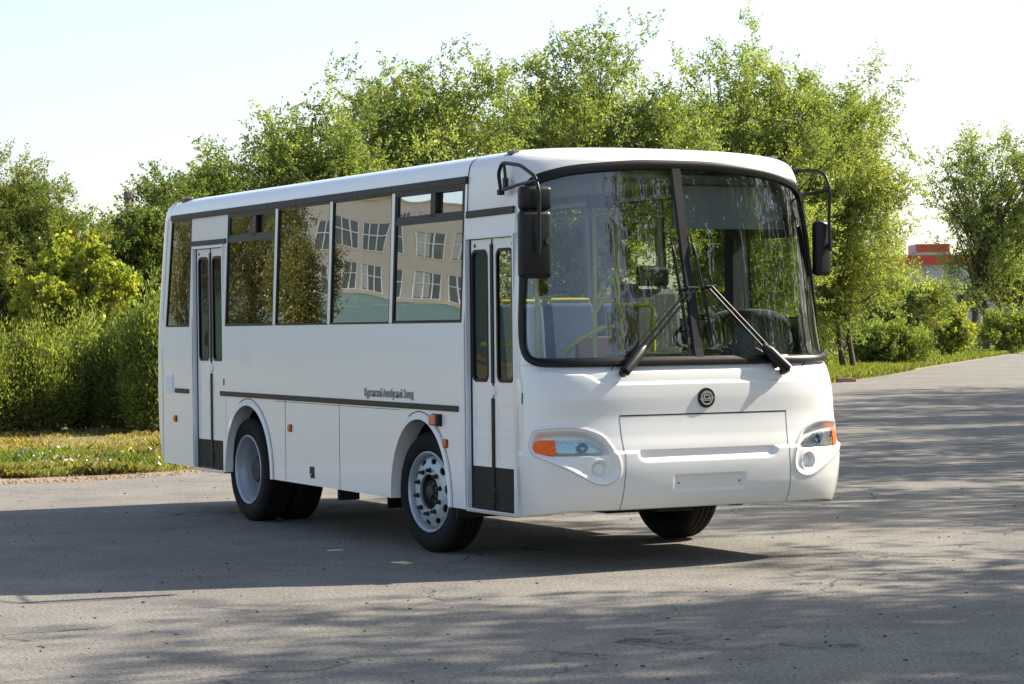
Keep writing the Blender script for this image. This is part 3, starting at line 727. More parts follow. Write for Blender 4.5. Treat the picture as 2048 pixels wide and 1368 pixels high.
# local: x left-right, y up, z outwards
def fl(mb, pts, z0, z1): mb.prism([(x, y, z0) for x, y in pts], (0, 0, z1-z0))
def annulus(mb, r0, r1, z0, z1, n=48, sy=1):
    vs = []
    for k in range(n):
        a = 2*math.pi*k/n; c, s_ = math.cos(a), math.sin(a)*sy
        vs += [(r0*c, r0*s_, z0), (r1*c, r1*s_, z0), (r1*c, r1*s_, z1), (r0*c, r0*s_, z1)]
    mb.add(vs, [(4*k+i, 4*((k+1) % n)+i, 4*((k+1) % n)+(i+1) % 4, 4*k+(i+1) % 4) for k in range(n) for i in range(4)])
m = MB(); fl(m, [(.070*math.cos(a), .070*math.sin(a)) for a in np.linspace(0, 2*math.pi, 49)[:-1]], -.004, .006); m.build('backing', MAT['black'], em)
m = MB(); annulus(m, .040, .050, .005, .011)
def tri_ring(mb, w_, y0, y1, t, z0, z1):
    o = [(-w_, y0), (w_, y0), (0.012, y1), (-.012, y1)]; i_ = [(-w_+t*1.9, y0+t), (w_-t*1.9, y0+t), (.004, y1-t), (-.004, y1-t)]
    for k in range(4): fl(mb, [o[k], o[(k+1) % 4], i_[(k+1) % 4], i_[k]], z0, z1)
tri_ring(m, .034, -.008, .044, .007, .005, .011)
fl(m, [(-.058, -.012), (-.058, -.004), (-.030, -.004), (-.030, -.012)], .005, .010); fl(m, [(.030, -.004), (.062, -.004), (.062, .004), (.030, .004)], .005, .010)
fl(m, [(-.038, -.020), (.038, -.020), (.038, -.013), (-.038, -.013)], .005, .0105); fl(m, [(-.004, .012), (.004, .012), (.006, .026), (-.006, .026)], .005, .0105)
m.build('silver_mark', MAT['emblem_silver'], em)

# ---- lettering
cu = bpy.data.curves.new('lettering', 'FONT'); cu.body = '\u041a\u0443\u0440\u0433\u0430\u043d\u0441\u043a\u0438\u0439 \u0410\u0432\u0442\u043e\u0431\u0443\u0441\u043d\u044b\u0439 \u0417\u0430\u0432\u043e\u0434'
cu.size = .1; cu.extrude = .002; cu.offset = .0; cu.space_character = .93
to = bpy.data.objects.new('tmp_text', cu); COL.objects.link(to)
dg = bpy.context.evaluated_depsgraph_get(); me = bpy.data.meshes.new_from_object(to.evaluated_get(dg)); bpy.data.objects.remove(to)
co = np.array([v.co[:] for v in me.vertices]); w0, w1 = co[:, 0].min(), co[:, 0].max(); h0, h1 = co[:, 1].min(), co[:, 1].max()
lt = link('lettering', me, MAT['silver_letter'], bus)
for v in me.vertices:
    u = (v.co.x-w0)/(w1-w0); vv = (v.co.y-h0)/(h1-h0); x, z = -.95+u*.885, 1.148+vv*.088; v.co = (x, -1.2535-v.co.z, z)

# ---- small lamps and fittings on the side
def side_box(name, x0, x1, z0, z1, th, mat, bev=.005, s=-1, parent=bus):
    m = MB(); m.prism([sp(x0, z0, s, -.001), sp(x1, z0, s, -.001), sp(x1, z1, s, -.001), sp(x0, z1, s, -.001)], (0, s*th, 0)); return m.build(name, mat, parent, bevel=bev)
for x, z in ((-2.467, .867), (-5.256, .868), (.475, .846)):
    b = side_box('side_marker', x-.032, x+.032, z-.032, z+.032, .008, MAT['rubber'])
    side_box('amber_lens', x-.026, x+.026, z-.026, z+.026, .022, MAT['amber'], .006, parent=b)
b = side_box('side_indicator', .255, .415, .970, 1.062, .012, MAT['rubber'])
side_box('amber_lens', .262, .375, .976, 1.056, .045, MAT['redorange'], .012, parent=b); side_box('lamp_end', .376, .41, .976, 1.056, .04, MAT['black'], .006, parent=b)
b = side_box('filler_recess', -2.065, -1.965, .465, .560, .003, MAT['rubber'], 0); m = MB(); m.tube([(-2.01, -1.255, .50), (-2.01, -1.275, .49), (-2.0, -1.275, .455)], .006, 6); m.build('latch_pin', MAT['alu'], b)
b = side_box('vent_grille', -5.515, -5.305, 1.115, 1.29, .010, MAT['white_plastic'], .004)
m = MB()
for k in range(7): m.prism([sp(-5.50, 1.135+.02*k, -1, .009), sp(-5.32, 1.135+.02*k, -1, .009), sp(-5.32, 1.141+.02*k, -1, .016), sp(-5.50, 1.141+.02*k, -1, .016)], (0, .003, .008))
m.build('slats', MAT['white_plastic'], b)
side_box('lock_slot', -4.012, -3.985, 1.205, 1.265, .003, MAT['rubber'], 0)
p = fpt(-1.444, 1.21, 0); m = MB(); front_ribbon(m, [(-1.444, 1.245), (-1.444, 1.17)], .02, .002); m.build('lock_slot', MAT['rubber'], bus, fix=False)
p = fpt(.93, 1.42, .0); m = MB(); m.tube([p, p+np.array([.02, 0, .004])], .006, 8); m.build('washer_nozzle', MAT['black'], bus)
for (x, y, z) in ((1.30, -1.10, 2.915), (1.30, 1.10, 2.925), (-5.28, -1.09, 2.935), (-5.28, 1.09, 2.935)):
    m = MB(); m.box(x-.06, x+.06, y-.05, y+.05, z-.02, z+.012); b = m.build('roof_marker_lamp', MAT['rubber'], bus, bevel=.006)
    m = MB(); m.box(x-.045, x+.045, y-.035, y+.035, z+.012, z+.042); m.build('lamp_lens', MAT['roof_lamp'], b, bevel=.012)

# ---- mirrors
def mirror(name_pts, strut, brk, hc, hw, hh, sm, rod_r=.0135, yaw=0):
    mi = bpy.data.objects.new('mirror', None); COL.objects.link(mi); mi.parent = bus
    m = MB()
    def smooth_path(P, k=5):
        P = [Vector(p) for p in P]; out = [P[0]]
        for i in range(1, len(P)-1):
            a = P[i]+(P[i-1]-P[i])*min(.3, .05/(P[i-1]-P[i]).length); b = P[i]+(P[i+1]-P[i])*min(.3, .05/(P[i+1]-P[i]).length)
            for t in np.linspace(0, 1, k): out.append(a*(1-t)**2+P[i]*2*t*(1-t)+b*t*t)
        return out+[P[-1]]
    m.tube(smooth_path(name_pts), rod_r, 10)
    for st in strut: m.tube(st, rod_r*.9, 10)
    m.build('mirror_arm', MAT['black'], mi, smooth=True)
    m = MB()
    for q in brk: m.box(*q)
    m.build('mirror_bracket', MAT['black'], mi, bevel=.005)
    rot = Matrix.Rotation(yaw, 3, 'Z')
    m = MB(); x, y, z = hc; m.box(x-.045, x+.045, y-hw, y+hw, z-hh, z+hh, rot=rot, piv=hc); m.build('mirror_housing', MAT['black'], mi, bevel=.035, bseg=4, smooth=True, angle=50)
    if sm:
        x2, y2, z2, w2, h2 = sm; m = MB(); m.box(x2-.04, x2+.04, y2-w2, y2+w2, z2-h2, z2+h2, rot=rot, piv=(x2, y2, z2)); m.build('wide_angle_mirror', MAT['black'], mi, bevel=.03, bseg=4, smooth=True, angle=50)
    m = MB(); m.tube([(x-.046, y, z), (x-.05, y, z)], .01, 8); m.tube([(x, y+hw*.6, z+.02), (x+.075, y+hw*.6, z+.02)], .022, 12); m.build('mirror_clamp', MAT['dark_metal'], mi)
    return mi
mirror([(1.405, -1.262, 2.66), (1.395, -1.275, 2.783), (1.50, -1.30, 2.852), (1.80, -1.32, 2.815), (2.03, -1.33, 2.725), (2.085, -1.33, 2.62), (2.075, -1.33, 2.20)],
       [[(1.41, -1.265, 2.66), (1.75, -1.30, 2.685), (2.07, -1.33, 2.695)], [(1.51, -1.27, 2.66), (1.51, -1.29, 2.84)]],
       [(1.43, 1.475, -1.262, -1.235, 2.665, 2.75), (1.385, 1.425, -1.285, -1.24, 2.63, 2.67)], (1.985, -1.315, 2.262), .118, .232, (1.985, -1.31, 2.578, .118, .082), yaw=R(-6))
mirror([(1.45, 1.20, 2.85), (1.60, 1.30, 2.848), (1.69, 1.32, 2.81), (1.735, 1.33, 2.70), (1.72, 1.33, 2.46), (1.735, 1.33, 2.24)],
       [[(1.50, 1.20, 2.665), (1.74, 1.33, 2.69)]], [(1.40, 1.50, 1.19, 1.215, 2.82, 2.87), (1.45, 1.53, 1.19, 1.225, 2.64, 2.69)], (1.665, 1.298, 2.262), .072, .205, None, yaw=R(10))

# ---- wipers
def wiper(piv, tip, blade0, blade1, side):
    wv = bpy.data.objects.new('wiper', None); COL.objects.link(wv); wv.parent = bus
    P = lambda a, z, o=.03: Vector(fp_plain(a, z, o))
    m = MB(); a0, z0 = piv; m.tube([P(a0, z0, -.01), P(a0, z0, .045)], .030, 12); m.tube([P(a0+side*.055, z0+.04, -.01), P(a0+side*.055, z0+.04, .045)], .024, 12)
    d = (np.array(tip)-np.array(piv)); q1 = np.array(piv)+d*.22; q2 = np.array(piv)+d*.30
    m.tube([P(a0-side*.01, z0-.004, .045), P(*q1, .05), P(*q2, .05)], [.040, .044, .018], 8)
    m.tube([P(a0+side*.05, z0+.035, .045), P(q1[0]+side*.03, q1[1]+.02, .05)], [.028, .022], 8)
    m.build('pivot_block', MAT['black'], wv, smooth=True, angle=50)
    m = MB(); nrm = np.array([-d[1], d[0]])/np.linalg.norm(d)*.020
    m.tube([P(*(q1-nrm), .055), P(*(np.array(tip)-nrm*.6), .06)], .009, 8); m.tube([P(*(q1+nrm), .055), P(*(np.array(tip)+nrm*.9), .06)], .008, 8)
    t = np.array(tip); m.tube([P(t[0]-.04, t[1]+.01, .06), P(t[0]+.05, t[1]+.01, .06)], .008, 8); m.tube([P(*t, .06), P((blade0[0]+blade1[0])/2, t[1], .035)], .010, 8)
    m.build('arm', MAT['black'], wv, smooth=True)
    m = MB(); b0, b1 = np.array(blade0), np.array(blade1); L_ = [P(*(b0+(b1-b0)*k/12), .014) for k in range(13)]
    m.tube(L_, .007, 6); m.tube([P(*(b0+(b1-b0)*k/12), .032 if 1 < k < 11 else .018) for k in range(1, 12)], .007, 6)
    for k in (2, 6, 10): m.tube([P(*(b0+(b1-b0)*k/12), .012), P(*(b0+(b1-b0)*k/12), .035)], .008, 6)
    m.build('blade', MAT['rubber'], wv, smooth=True)
    m = MB(); m.tube([P(a0-side*.09, z0+.02, .002), P(a0-side*.06, z0+.045, .03), P(a0-side*.0, z0+.05, .03)], .004, 6); m.build('washer_hose', MAT['rubber'], wv)
wiper((-.650, 1.375), (-.02, 1.945), (-.115, 2.33), (-.085, 1.53), 1)
wiper((.690, 1.368), (.135, 1.955), (.052, 2.35), (.125, 1.55), -1)

# ================================================================== bus interior
fl_ = MB(); fl_.box(-5.5, 1.45, -.60, .60, .785, .80); fl_.box(-5.5, -4.82, -1.18, -.6, .785, .80); fl_.box(-5.5, -4.0, .6, 1.18, .785, .80); fl_.box(-2.84, -.5, .6, 1.18, .785, .80); fl_.box(-2.84, -.5, -1.18, -.6, .785, .80); fl_.box(.58, 1.45, .6, 1.18, .785, .80); fl_.build('floor', MAT['floor'], bus)
mb = MB(); mb.box(-5.45, 1.25, -1.10, 1.10, 2.80, 2.815); mb.box(-5.45, 1.15, -1.19, -.85, 2.74, 2.80); mb.box(-5.45, 1.15, .85, 1.19, 2.74, 2.80); mb.build('ceiling_lining', MAT['inner_white'], bus, bevel=.01)
mb = MB(); mb.box(-5.52, -5.48, -1.18, 1.18, .8, 2.8); mb.build('rear_wall', MAT['inner_white'], bus)
def seat(x, y):
    st = bpy.data.objects.new('passenger_seat', None); COL.objects.link(st); st.parent = bus; st.location = (x, y, .80)
    m = MB(); m.box(-.02, .42, -.21, .21, .38, .47); m.build('cushion', MAT['seat'], st, bevel=.03)
    m = MB(); m.box(-.07, .0, -.21, .21, .45, 1.10, rot=Matrix.Rotation(R(-8), 3, 'Y'), piv=(0, 0, .45)); m.build('backrest', MAT['seat'], st, bevel=.03)
    m = MB(); m.box(-.095, -.072, -.215, .215, .5, 1.09, rot=Matrix.Rotation(R(-8), 3, 'Y'), piv=(0, 0, .45)); m.box(.05, .3, -.04, .04, 0, .38); m.build('seat_frame', MAT['seatgrey'], st)
    m = MB(); m.tube([(-.13, -.19, 1.0), (-.15, -.19, 1.12), (-.15, .19, 1.12), (-.13, .19, 1.0)], .013, 8); m.build('grab_handle', MAT['yellow'], st, smooth=True)
    return st
s0 = None
def dup(root, loc):
    r = root.copy(); COL.objects.link(r); r.location = loc
    for ch in list(root.children):
        c = ch.copy(); COL.objects.link(c); c.parent = r
    return r
for x in (-4.6, -3.75, -2.9, -2.05, -1.2, -.35):
    for y in ((.35, .83, -.45, -.93) if x not in (-4.6, -.35) else (.35, .83)):
        if s0 is None: s0 = seat(x, y)
        else: dup(s0, (x, y, .80))
def rail(pts, r=.0165):
    m = MB(); m.tube(pts, r, 10); return m.build('handrail', MAT['yellow'], bus, smooth=True)
for x, y in ((.75, -.62), (.62, -.05), (-.55, -.62), (-2.45, -.6), (-3.95, -.62), (-4.75, -.62), (-1.6, .12), (-3.3, .12)): rail([(x, y, .8), (x, y, 2.78)])
rail([(-5.2, -.62, 2.52), (.75, -.62, 2.52)]); rail([(-5.2, .45, 2.60), (.6, .45, 2.60)])
rail([(1.30, -1.12, .80), (1.30, -1.12, 2.02)], .018)
rail([(1.15, -.62, 1.50), (1.28, -.58, 1.60), (1.32, -.40, 1.69), (1.32, -.30, 1.70)], .020)
rail([(1.15, -.36, .9), (1.15, -.36, 1.80), (1.15, -.30, 1.88), (1.15, -.22, 1.89), (1.15, -.13, 1.82), (1.15, -.13, .9)], .019)
rail([(.92, -.02, 1.86), (.92, .24, 1.86), (.92, .28, 1.83), (.92, .28, 1.2)], .019)
rail([(.92, -.03, 1.86), (.92, -.03, 2.74)], .019)
rail([(.86, -1.14, 1.58), (1.5, -1.14, 1.58)], .017)
# bus front bulkhead, dash, driver's place
mb = MB(); mb.box(1.05, 1.62, -.45, 1.15, .80, 1.42); mb.box(1.25, 1.86, -.98, 1.08, 1.28, 1.44); mb.box(1.0, 1.50, -.20, .22, 1.42, 1.50); mb.build('dashboard', MAT['dash'], bus, bevel=.04, bseg=3)
mb = MB()
nu, nv = 24, 12; V = []
for j in range(nv+1):
    ph = math.pi/2*j/nv
    for i in range(nu):
        th = 2*math.pi*i/nu; ce = lambda t: math.copysign(abs(math.cos(t))**.6, math.cos(t)); se = lambda t: math.copysign(abs(math.sin(t))**.6, math.sin(t))
        V.append((1.36+.26*ce(th)*math.cos(ph)**.6, .83+.36*se(th)*math.cos(ph)**.6, 1.44+.38*math.sin(ph)**.75))
mb.add(V, [(j*nu+i, j*nu+(i+1) % nu, (j+1)*nu+(i+1) % nu, (j+1)*nu+i) for j in range(nv) for i in range(nu)]); mb.build('instrument_hood', MAT['dash'], bus, smooth=True, angle=80)
stw = bpy.data.objects.new('steering_wheel', None); COL.objects.link(stw); stw.parent = bus; stw.location = (1.02, .68, 1.66); stw.rotation_euler = (0, R(-32), 0)
m = MB(); m.tube([(.24*math.cos(t), .24*math.sin(t), 0) for t in np.linspace(0, 2*math.pi, 41)], .014, 8, cap=False); m.build('rim', MAT['black'], stw, smooth=True)
m = MB(); m.tube([(-.23, 0, 0), (.23, 0, 0)], .012, 6); m.tube([(0, -.23, 0), (0, .23, 0)], .012, 6); m.tube([(0, 0, .02), (0, 0, -.5)], .035, 10); m.build('spokes', MAT['black'], stw)
ds = bpy.data.objects.new('driver_seat', None); COL.objects.link(ds); ds.parent = bus; ds.location = (.35, .68, .95)
m = MB(); m.box(-.05, .45, -.24, .24, .30, .44); m.build('cushion', MAT['seatgrey'], ds, bevel=.04)
m = MB(); m.box(-.10, .02, -.24, .24, .42, 1.05, rot=Matrix.Rotation(R(-8), 3, 'Y'), piv=(0, 0, .42)); m.build('backrest', MAT['seatgrey'], ds, bevel=.05)
m = MB(); m.box(-.12, -.04, -.14, .14, 1.06, 1.22); m.build('headrest', MAT['black'], ds, bevel=.03)
m = MB(); m.box(.0, .35, -.15, .15, -.15, .30); m.build('pedestal', MAT['black'], ds)
mb = MB(); mb.box(-.06, -.02, .16, 1.18, .80, 1.62); mb.build('driver_partition', MAT['brown'], bus, bevel=.01)
mb = MB(); mb.box(.60, .66, .10, .32, 1.50, 2.02); mb.build('ticket_board', MAT['brown'], bus, bevel=.01)
mb = MB(); mb.box(1.44, 1.455, .13, 1.10, 2.42, 2.72); mb.tube([(1.45, .12, 2.415), (1.45, 1.11, 2.415)], .009, 6); mb.build('sun_blind', MAT['blind'], bus)
mb = MB(); mb.box(1.15, 1.55, -1.1, 1.1, 2.76, 2.795); mb.build('cab_header', MAT['inner_white'], bus, bevel=.01)
mb = MB(); mb.tube([(1.62, -.55, 2.62), (1.62, -.55, 2.80)], .01, 6); mb.box(1.60, 1.63, -.68, -.42, 2.54, 2.63); mb.build('interior_mirror', MAT['black'], bus, bevel=.01)
for y in (-1.12, 1.12): mb = MB(); mb.box(.70, .82, y-.05, y+.05, .8, 2.76); mb.build('inner_pillar', MAT['seatgrey'], bus)
#TAIL
# ================================================================== ground
def ground_mat(name, c1, c2, c3, s1=.35, s2=4, fine=60, bump=.5, mixpow=.5, speck=None, crack=False, rough=.9):
    m, n, l, p = new_mat(name); p.inputs['Roughness'].default_value = rough; p.inputs['Specular IOR Level'].default_value = .25
    tc = n.new('ShaderNodeTexCoord')
    def noise(sc_, det=6, rough_=.6, vec=None):
        t = n.new('ShaderNodeTexNoise'); t.inputs['Scale'].default_value = sc_; t.inputs['Detail'].default_value = det; t.inputs['Roughness'].default_value = rough_
        l.new(vec or tc.outputs['Object'], t.inputs['Vector']); return t.outputs['Fac']
    def ramp(f, a, b):
        r = n.new('ShaderNodeMapRange'); r.inputs[1].default_value = a; r.inputs[2].default_value = b; l.new(f, r.inputs[0]); return r.outputs[0]
    def mix(a, b, f):
        x = n.new('ShaderNodeMix'); x.data_type = 'RGBA'
        for k, v in (('A', a), ('B', b)):
            if isinstance(v, tuple): x.inputs[k].default_value = (*v, 1)
            else: l.new(v, x.inputs[k])
        l.new(f, x.inputs['Factor']); return x.outputs['Result']
    c = mix(c1, c2, ramp(noise(s1), .38, .62)); c = mix(c, c3, ramp(noise(s2, 8, .7), .48, .72))
    f = noise(fine, 4, .7)
    dark = n.new('ShaderNodeMix'); dark.data_type = 'RGBA'; dark.blend_type = 'MULTIPLY'; dark.inputs['Factor'].default_value = 1
    g = n.new('ShaderNodeMapRange'); g.inputs[1].default_value = .3; g.inputs[2].default_value = .7; g.inputs[3].default_value = .45; g.inputs[4].default_value = 1.6; l.new(f, g.inputs[0])
    l.new(c, dark.inputs['A']); l.new(g.outputs[0], dark.inputs['B']); c = dark.outputs['Result']
    if speck:
        v = n.new('ShaderNodeTexVoronoi'); v.inputs['Scale'].default_value = speck[0]; l.new(tc.outputs['Object'], v.inputs['Vector'])
        c = mix(c, speck[1], ramp(v.outputs['Distance'], speck[2], speck[2]*.5))
        v2 = n.new('ShaderNodeTexVoronoi'); v2.inputs['Scale'].default_value = speck[0]*.55; l.new(tc.outputs['Object'], v2.inputs['Vector'])
        c = mix(c, speck[3], ramp(v2.outputs['Distance'], speck[2]*.8, speck[2]*.4))
    h = f
    if crack:
        wv = n.new('ShaderNodeTexNoise'); wv.inputs['Scale'].default_value = 1.2; wv.inputs['Detail'].default_value = 5; l.new(tc.outputs['Object'], wv.inputs['Vector'])
        ad = n.new('ShaderNodeVectorMath'); ad.operation = 'MULTIPLY_ADD'; l.new(wv.outputs['Color'], ad.inputs[0]); ad.inputs[1].default_value = (.9, .9, .9); l.new(tc.outputs['Object'], ad.inputs[2])
        vc = n.new('ShaderNodeTexVoronoi'); vc.feature = 'DISTANCE_TO_EDGE'; vc.inputs['Scale'].default_value = .42; l.new(ad.outputs[0], vc.inputs['Vector'])
        cf = ramp(vc.outputs['Distance'], .007, .002); gate = ramp(noise(.5, 2), .5, .6)
        mm = n.new('ShaderNodeMath'); mm.operation = 'MULTIPLY'; l.new(cf, mm.inputs[0]); l.new(gate, mm.inputs[1])
        c = mix(c, (.06, .058, .055), mm.outputs[0])
    l.new(c, p.inputs['Base Color'])
    b = n.new('ShaderNodeBump'); b.inputs['Strength'].default_value = bump; b.inputs['Distance'].default_value = .012; l.new(h, b.inputs['Height']); l.new(b.outputs[0], p.inputs['Normal'])
    return m
M_asph = ground_mat('worn_asphalt', (.160, .151, .137), (.203, .190, .168), (.120, .116, .108), .45, 1.6, 42, .8, speck=(34, (.06, .058, .055), .16, (.36, .34, .31)), crack=True)
M_soil = ground_mat('dry_soil', (.22, .165, .085), (.13, .14, .055), (.16, .145, .065), .5, 3, 30, .8)
M_should = ground_mat('gravel_shoulder', (.27, .19, .125), (.30, .23, .16), (.19, .145, .10), .8, 4, 40, .9, speck=(22, (.10, .08, .06), .18, (.38, .34, .30)))
m = MB(); m.add([(-1500, -1500, -.03), (1500, -1500, -.03), (1500, 1500, -.03), (-1500, 1500, -.03)], [(0, 1, 2, 3)])
tag(m.build('ground', M_soil), kind='structure')
EDGE = [(-9, -80), (-9.3, -20), (-9.6, -6), (-9.96, -1.61), (-10.19, .23), (-10.99, 1.54), (-14, 5.1), (-24, 15.5), (-40.5, 32.1), (-47.4, 39.2), (-56.9, 48.3), (-88.4, 79.7), (-135, 125)]
def densify(P, step):
    out = []
    for (a, b) in zip(P[:-1], P[1:]):
        k = max(1, int(math.dist(a, b)/step)); out += [(a[0]+(b[0]-a[0])*t/k, a[1]+(b[1]-a[1])*t/k) for t in range(k)]
    return out+[P[-1]]
from mathutils import noise as mnoise
def edge_line(off, amp, fr, seed, step=.25):
    P = densify(EDGE[2:9], step)+densify(EDGE[8:], 1.5)[1:]; P = [EDGE[0], EDGE[1]]+P; out = []
    for i, p in enumerate(P):
        a, b = P[max(0, i-1)], P[min(len(P)-1, i+1)]; d = Vector((b[0]-a[0], b[1]-a[1])).normalized(); nn = Vector((-d.y, d.x))  # towards the verge
        k = off+amp*(mnoise.noise(Vector((p[0]*fr, p[1]*fr, seed)))+.5*mnoise.noise(Vector((p[0]*fr*4, p[1]*fr*4, seed))))
        out.append((p[0]+nn.x*k, p[1]+nn.y*k))
    return out
def sheet(name, pts, z, mat):
    bm = bmesh.new(); vs = [bm.verts.new((x, y, z)) for x, y in pts]; f = bm.faces.new(vs); bmesh.ops.triangulate(bm, faces=[f], ngon_method='EAR_CLIP')
    bmesh.ops.recalc_face_normals(bm, faces=bm.faces[:])
    me = bpy.data.meshes.new(name); bm.to_mesh(me); bm.free()
    if me.polygons[0].normal.z < 0: me.flip_normals()
    return tag(link(name, me, mat), kind='structure')
far = [(-128, 125), (-100, 104), (-40, 50), (-20, 32), (0, 15), (22, 6), (60, 6), (60, -80)]
sheet('road', edge_line(0, .22, .8, 1.3)+far, 0, M_asph)
sheet('dirt_shoulder', edge_line(1.1, .9, .45, 5.1)+far, -.012, M_should)

# loose stones on the asphalt
def scatter_stones(n, region, smin, smax, seed):
    r = np.random.default_rng(seed); Vs = []; Fs = []; b = 0
    base = []
    for i in range(6):
        bm = bmesh.new(); bmesh.ops.create_icosphere(bm, subdivisions=1, radius=1); vv = np.array([v.co[:] for v in bm.verts]); vv *= (1+.35*(r.random((len(vv), 1))-.5)); base.append((vv, np.array([[v.index for v in f.verts] for f in bm.faces]))); bm.free()
    for _ in range(n):
        x, y = region(r); vv, ff = base[r.integers(6)]; s_ = smin*(smax/smin)**(r.random()**2.2); a = r.random()*6.28
        sx, sy, sz = s_*(.8+.6*r.random()), s_*(.7+.5*r.random()), s_*(.4+.3*r.random())
        q = vv*[sx, sy, sz]; q = np.stack([q[:, 0]*math.cos(a)-q[:, 1]*math.sin(a)+x, q[:, 0]*math.sin(a)+q[:, 1]*math.cos(a)+y, q[:, 2]+sz*.45], 1)
        Vs.append(q); Fs.append(ff+b); b += len(q)
    return np.concatenate(Vs), np.concatenate(Fs)
def in_view(r):
    while True:
        D = 10.5+28*r.random()**1.5; px = -60+2170*r.random(); p = on_ground(px, D)
        if not (-6 < p[0] < 2.2 and -1.3 < p[1] < 1.3) and p[0] > -9.5: return p[0], p[1]
V, F = scatter_stones(1300, in_view, .003, .013, 3)
tag(np_mesh('loose_stones', V, F, pm('stone', (.075, .07, .064), .9, var=.5, vscale=3)), kind='stuff')
V, F = scatter_stones(2600, lambda r: (lambda p: (p[0]-abs(r.normal(0, .8))+.15, p[1]))((lambda t: (np.interp(t, [0, 1, 2, 3], [-9.6, -9.96, -10.5, -12.4]), np.interp(t, [0, 1, 2, 3], [-4.5, -1.6, .8, 3.2])))(3*r.random())), .004, .017, 4)
tag(np_mesh('verge_gravel', V, F, pm('verge_stone', (.22, .17, .13), .9, var=.5, vscale=2)), kind='stuff')

# ================================================================== foliage
def leaf_mat(name, trans=.45, gloss=.06):
    m = bpy.data.materials.new(name); m.use_nodes = True; n = m.node_tree.nodes; l = m.node_tree.links; n.clear()
    out = n.new('ShaderNodeOutputMaterial'); at_ = n.new('ShaderNodeAttribute'); at_.attribute_name = 'tint'
    d = n.new('ShaderNodeBsdfDiffuse'); t = n.new('ShaderNodeBsdfTranslucent'); g = n.new('ShaderNodeBsdfGlossy'); g.inputs['Roughness'].default_value = .35
    tm = n.new('ShaderNodeMix'); tm.data_type = 'RGBA'; tm.blend_type = 'MULTIPLY'; tm.inputs['Factor'].default_value = 1; tm.inputs['B'].default_value = (1.55, 1.6, .55, 1)
    l.new(at_.outputs['Color'], d.inputs[0]); l.new(at_.outputs['Color'], tm.inputs['A']); l.new(tm.outputs['Result'], t.inputs[0])
    a = n.new('ShaderNodeMixShader'); a.inputs[0].default_value = trans; b = n.new('ShaderNodeMixShader'); b.inputs[0].default_value = gloss
    l.new(d.outputs[0], a.inputs[1]); l.new(t.outputs[0], a.inputs[2]); l.new(a.outputs[0], b.inputs[1]); l.new(g.outputs[0], b.inputs[2]); l.new(b.outputs[0], out.inputs[0])
    return m
M_leaf = leaf_mat('leaf', .5, .015); M_grassb = leaf_mat('grass_blade', .35, .01)
M_bark = pm('bark', (.075, .06, .045), .9, var=.4, vscale=6, bump=.6, bscale=14, bdist=.03)
def leaves(c, d, ln, wd, col, r, flat=.5):
    """c centres, d pointing directions, returns quads"""
    n = len(c); d = d/np.linalg.norm(d, axis=1, keepdims=True)
    u = r.normal(size=(n, 3)); u[:, 2] *= flat; s_ = np.cross(d, u); s_ /= np.linalg.norm(s_, axis=1, keepdims=True)+1e-9
    L_ = (ln*(.7+.6*r.random(n)))[:, None]; W_ = (wd*(.7+.6*r.random(n)))[:, None]
    V = np.stack([c-d*L_*.5, c+s_*W_*.5, c+d*L_*.5, c-s_*W_*.5], 1).reshape(-1, 3)
    F = np.arange(4*n).reshape(n, 4); return V, F, np.repeat(col, 4, 0)
G_ELM = [(.190, .245, .092), (.235, .285, .108), (.135, .185, .075)]
G_DARK = [(.125, .17, .055), (.155, .20, .062), (.10, .145, .048)]
G_OLIVE = [(.18, .20, .065), (.215, .235, .075), (.14, .165, .055)]
G_YEL = [(.27, .30, .055), (.32, .34, .06), (.19, .235, .05)]
G_TAM = [(.21, .255, .075), (.27, .30, .10), (.15, .19, .055)]
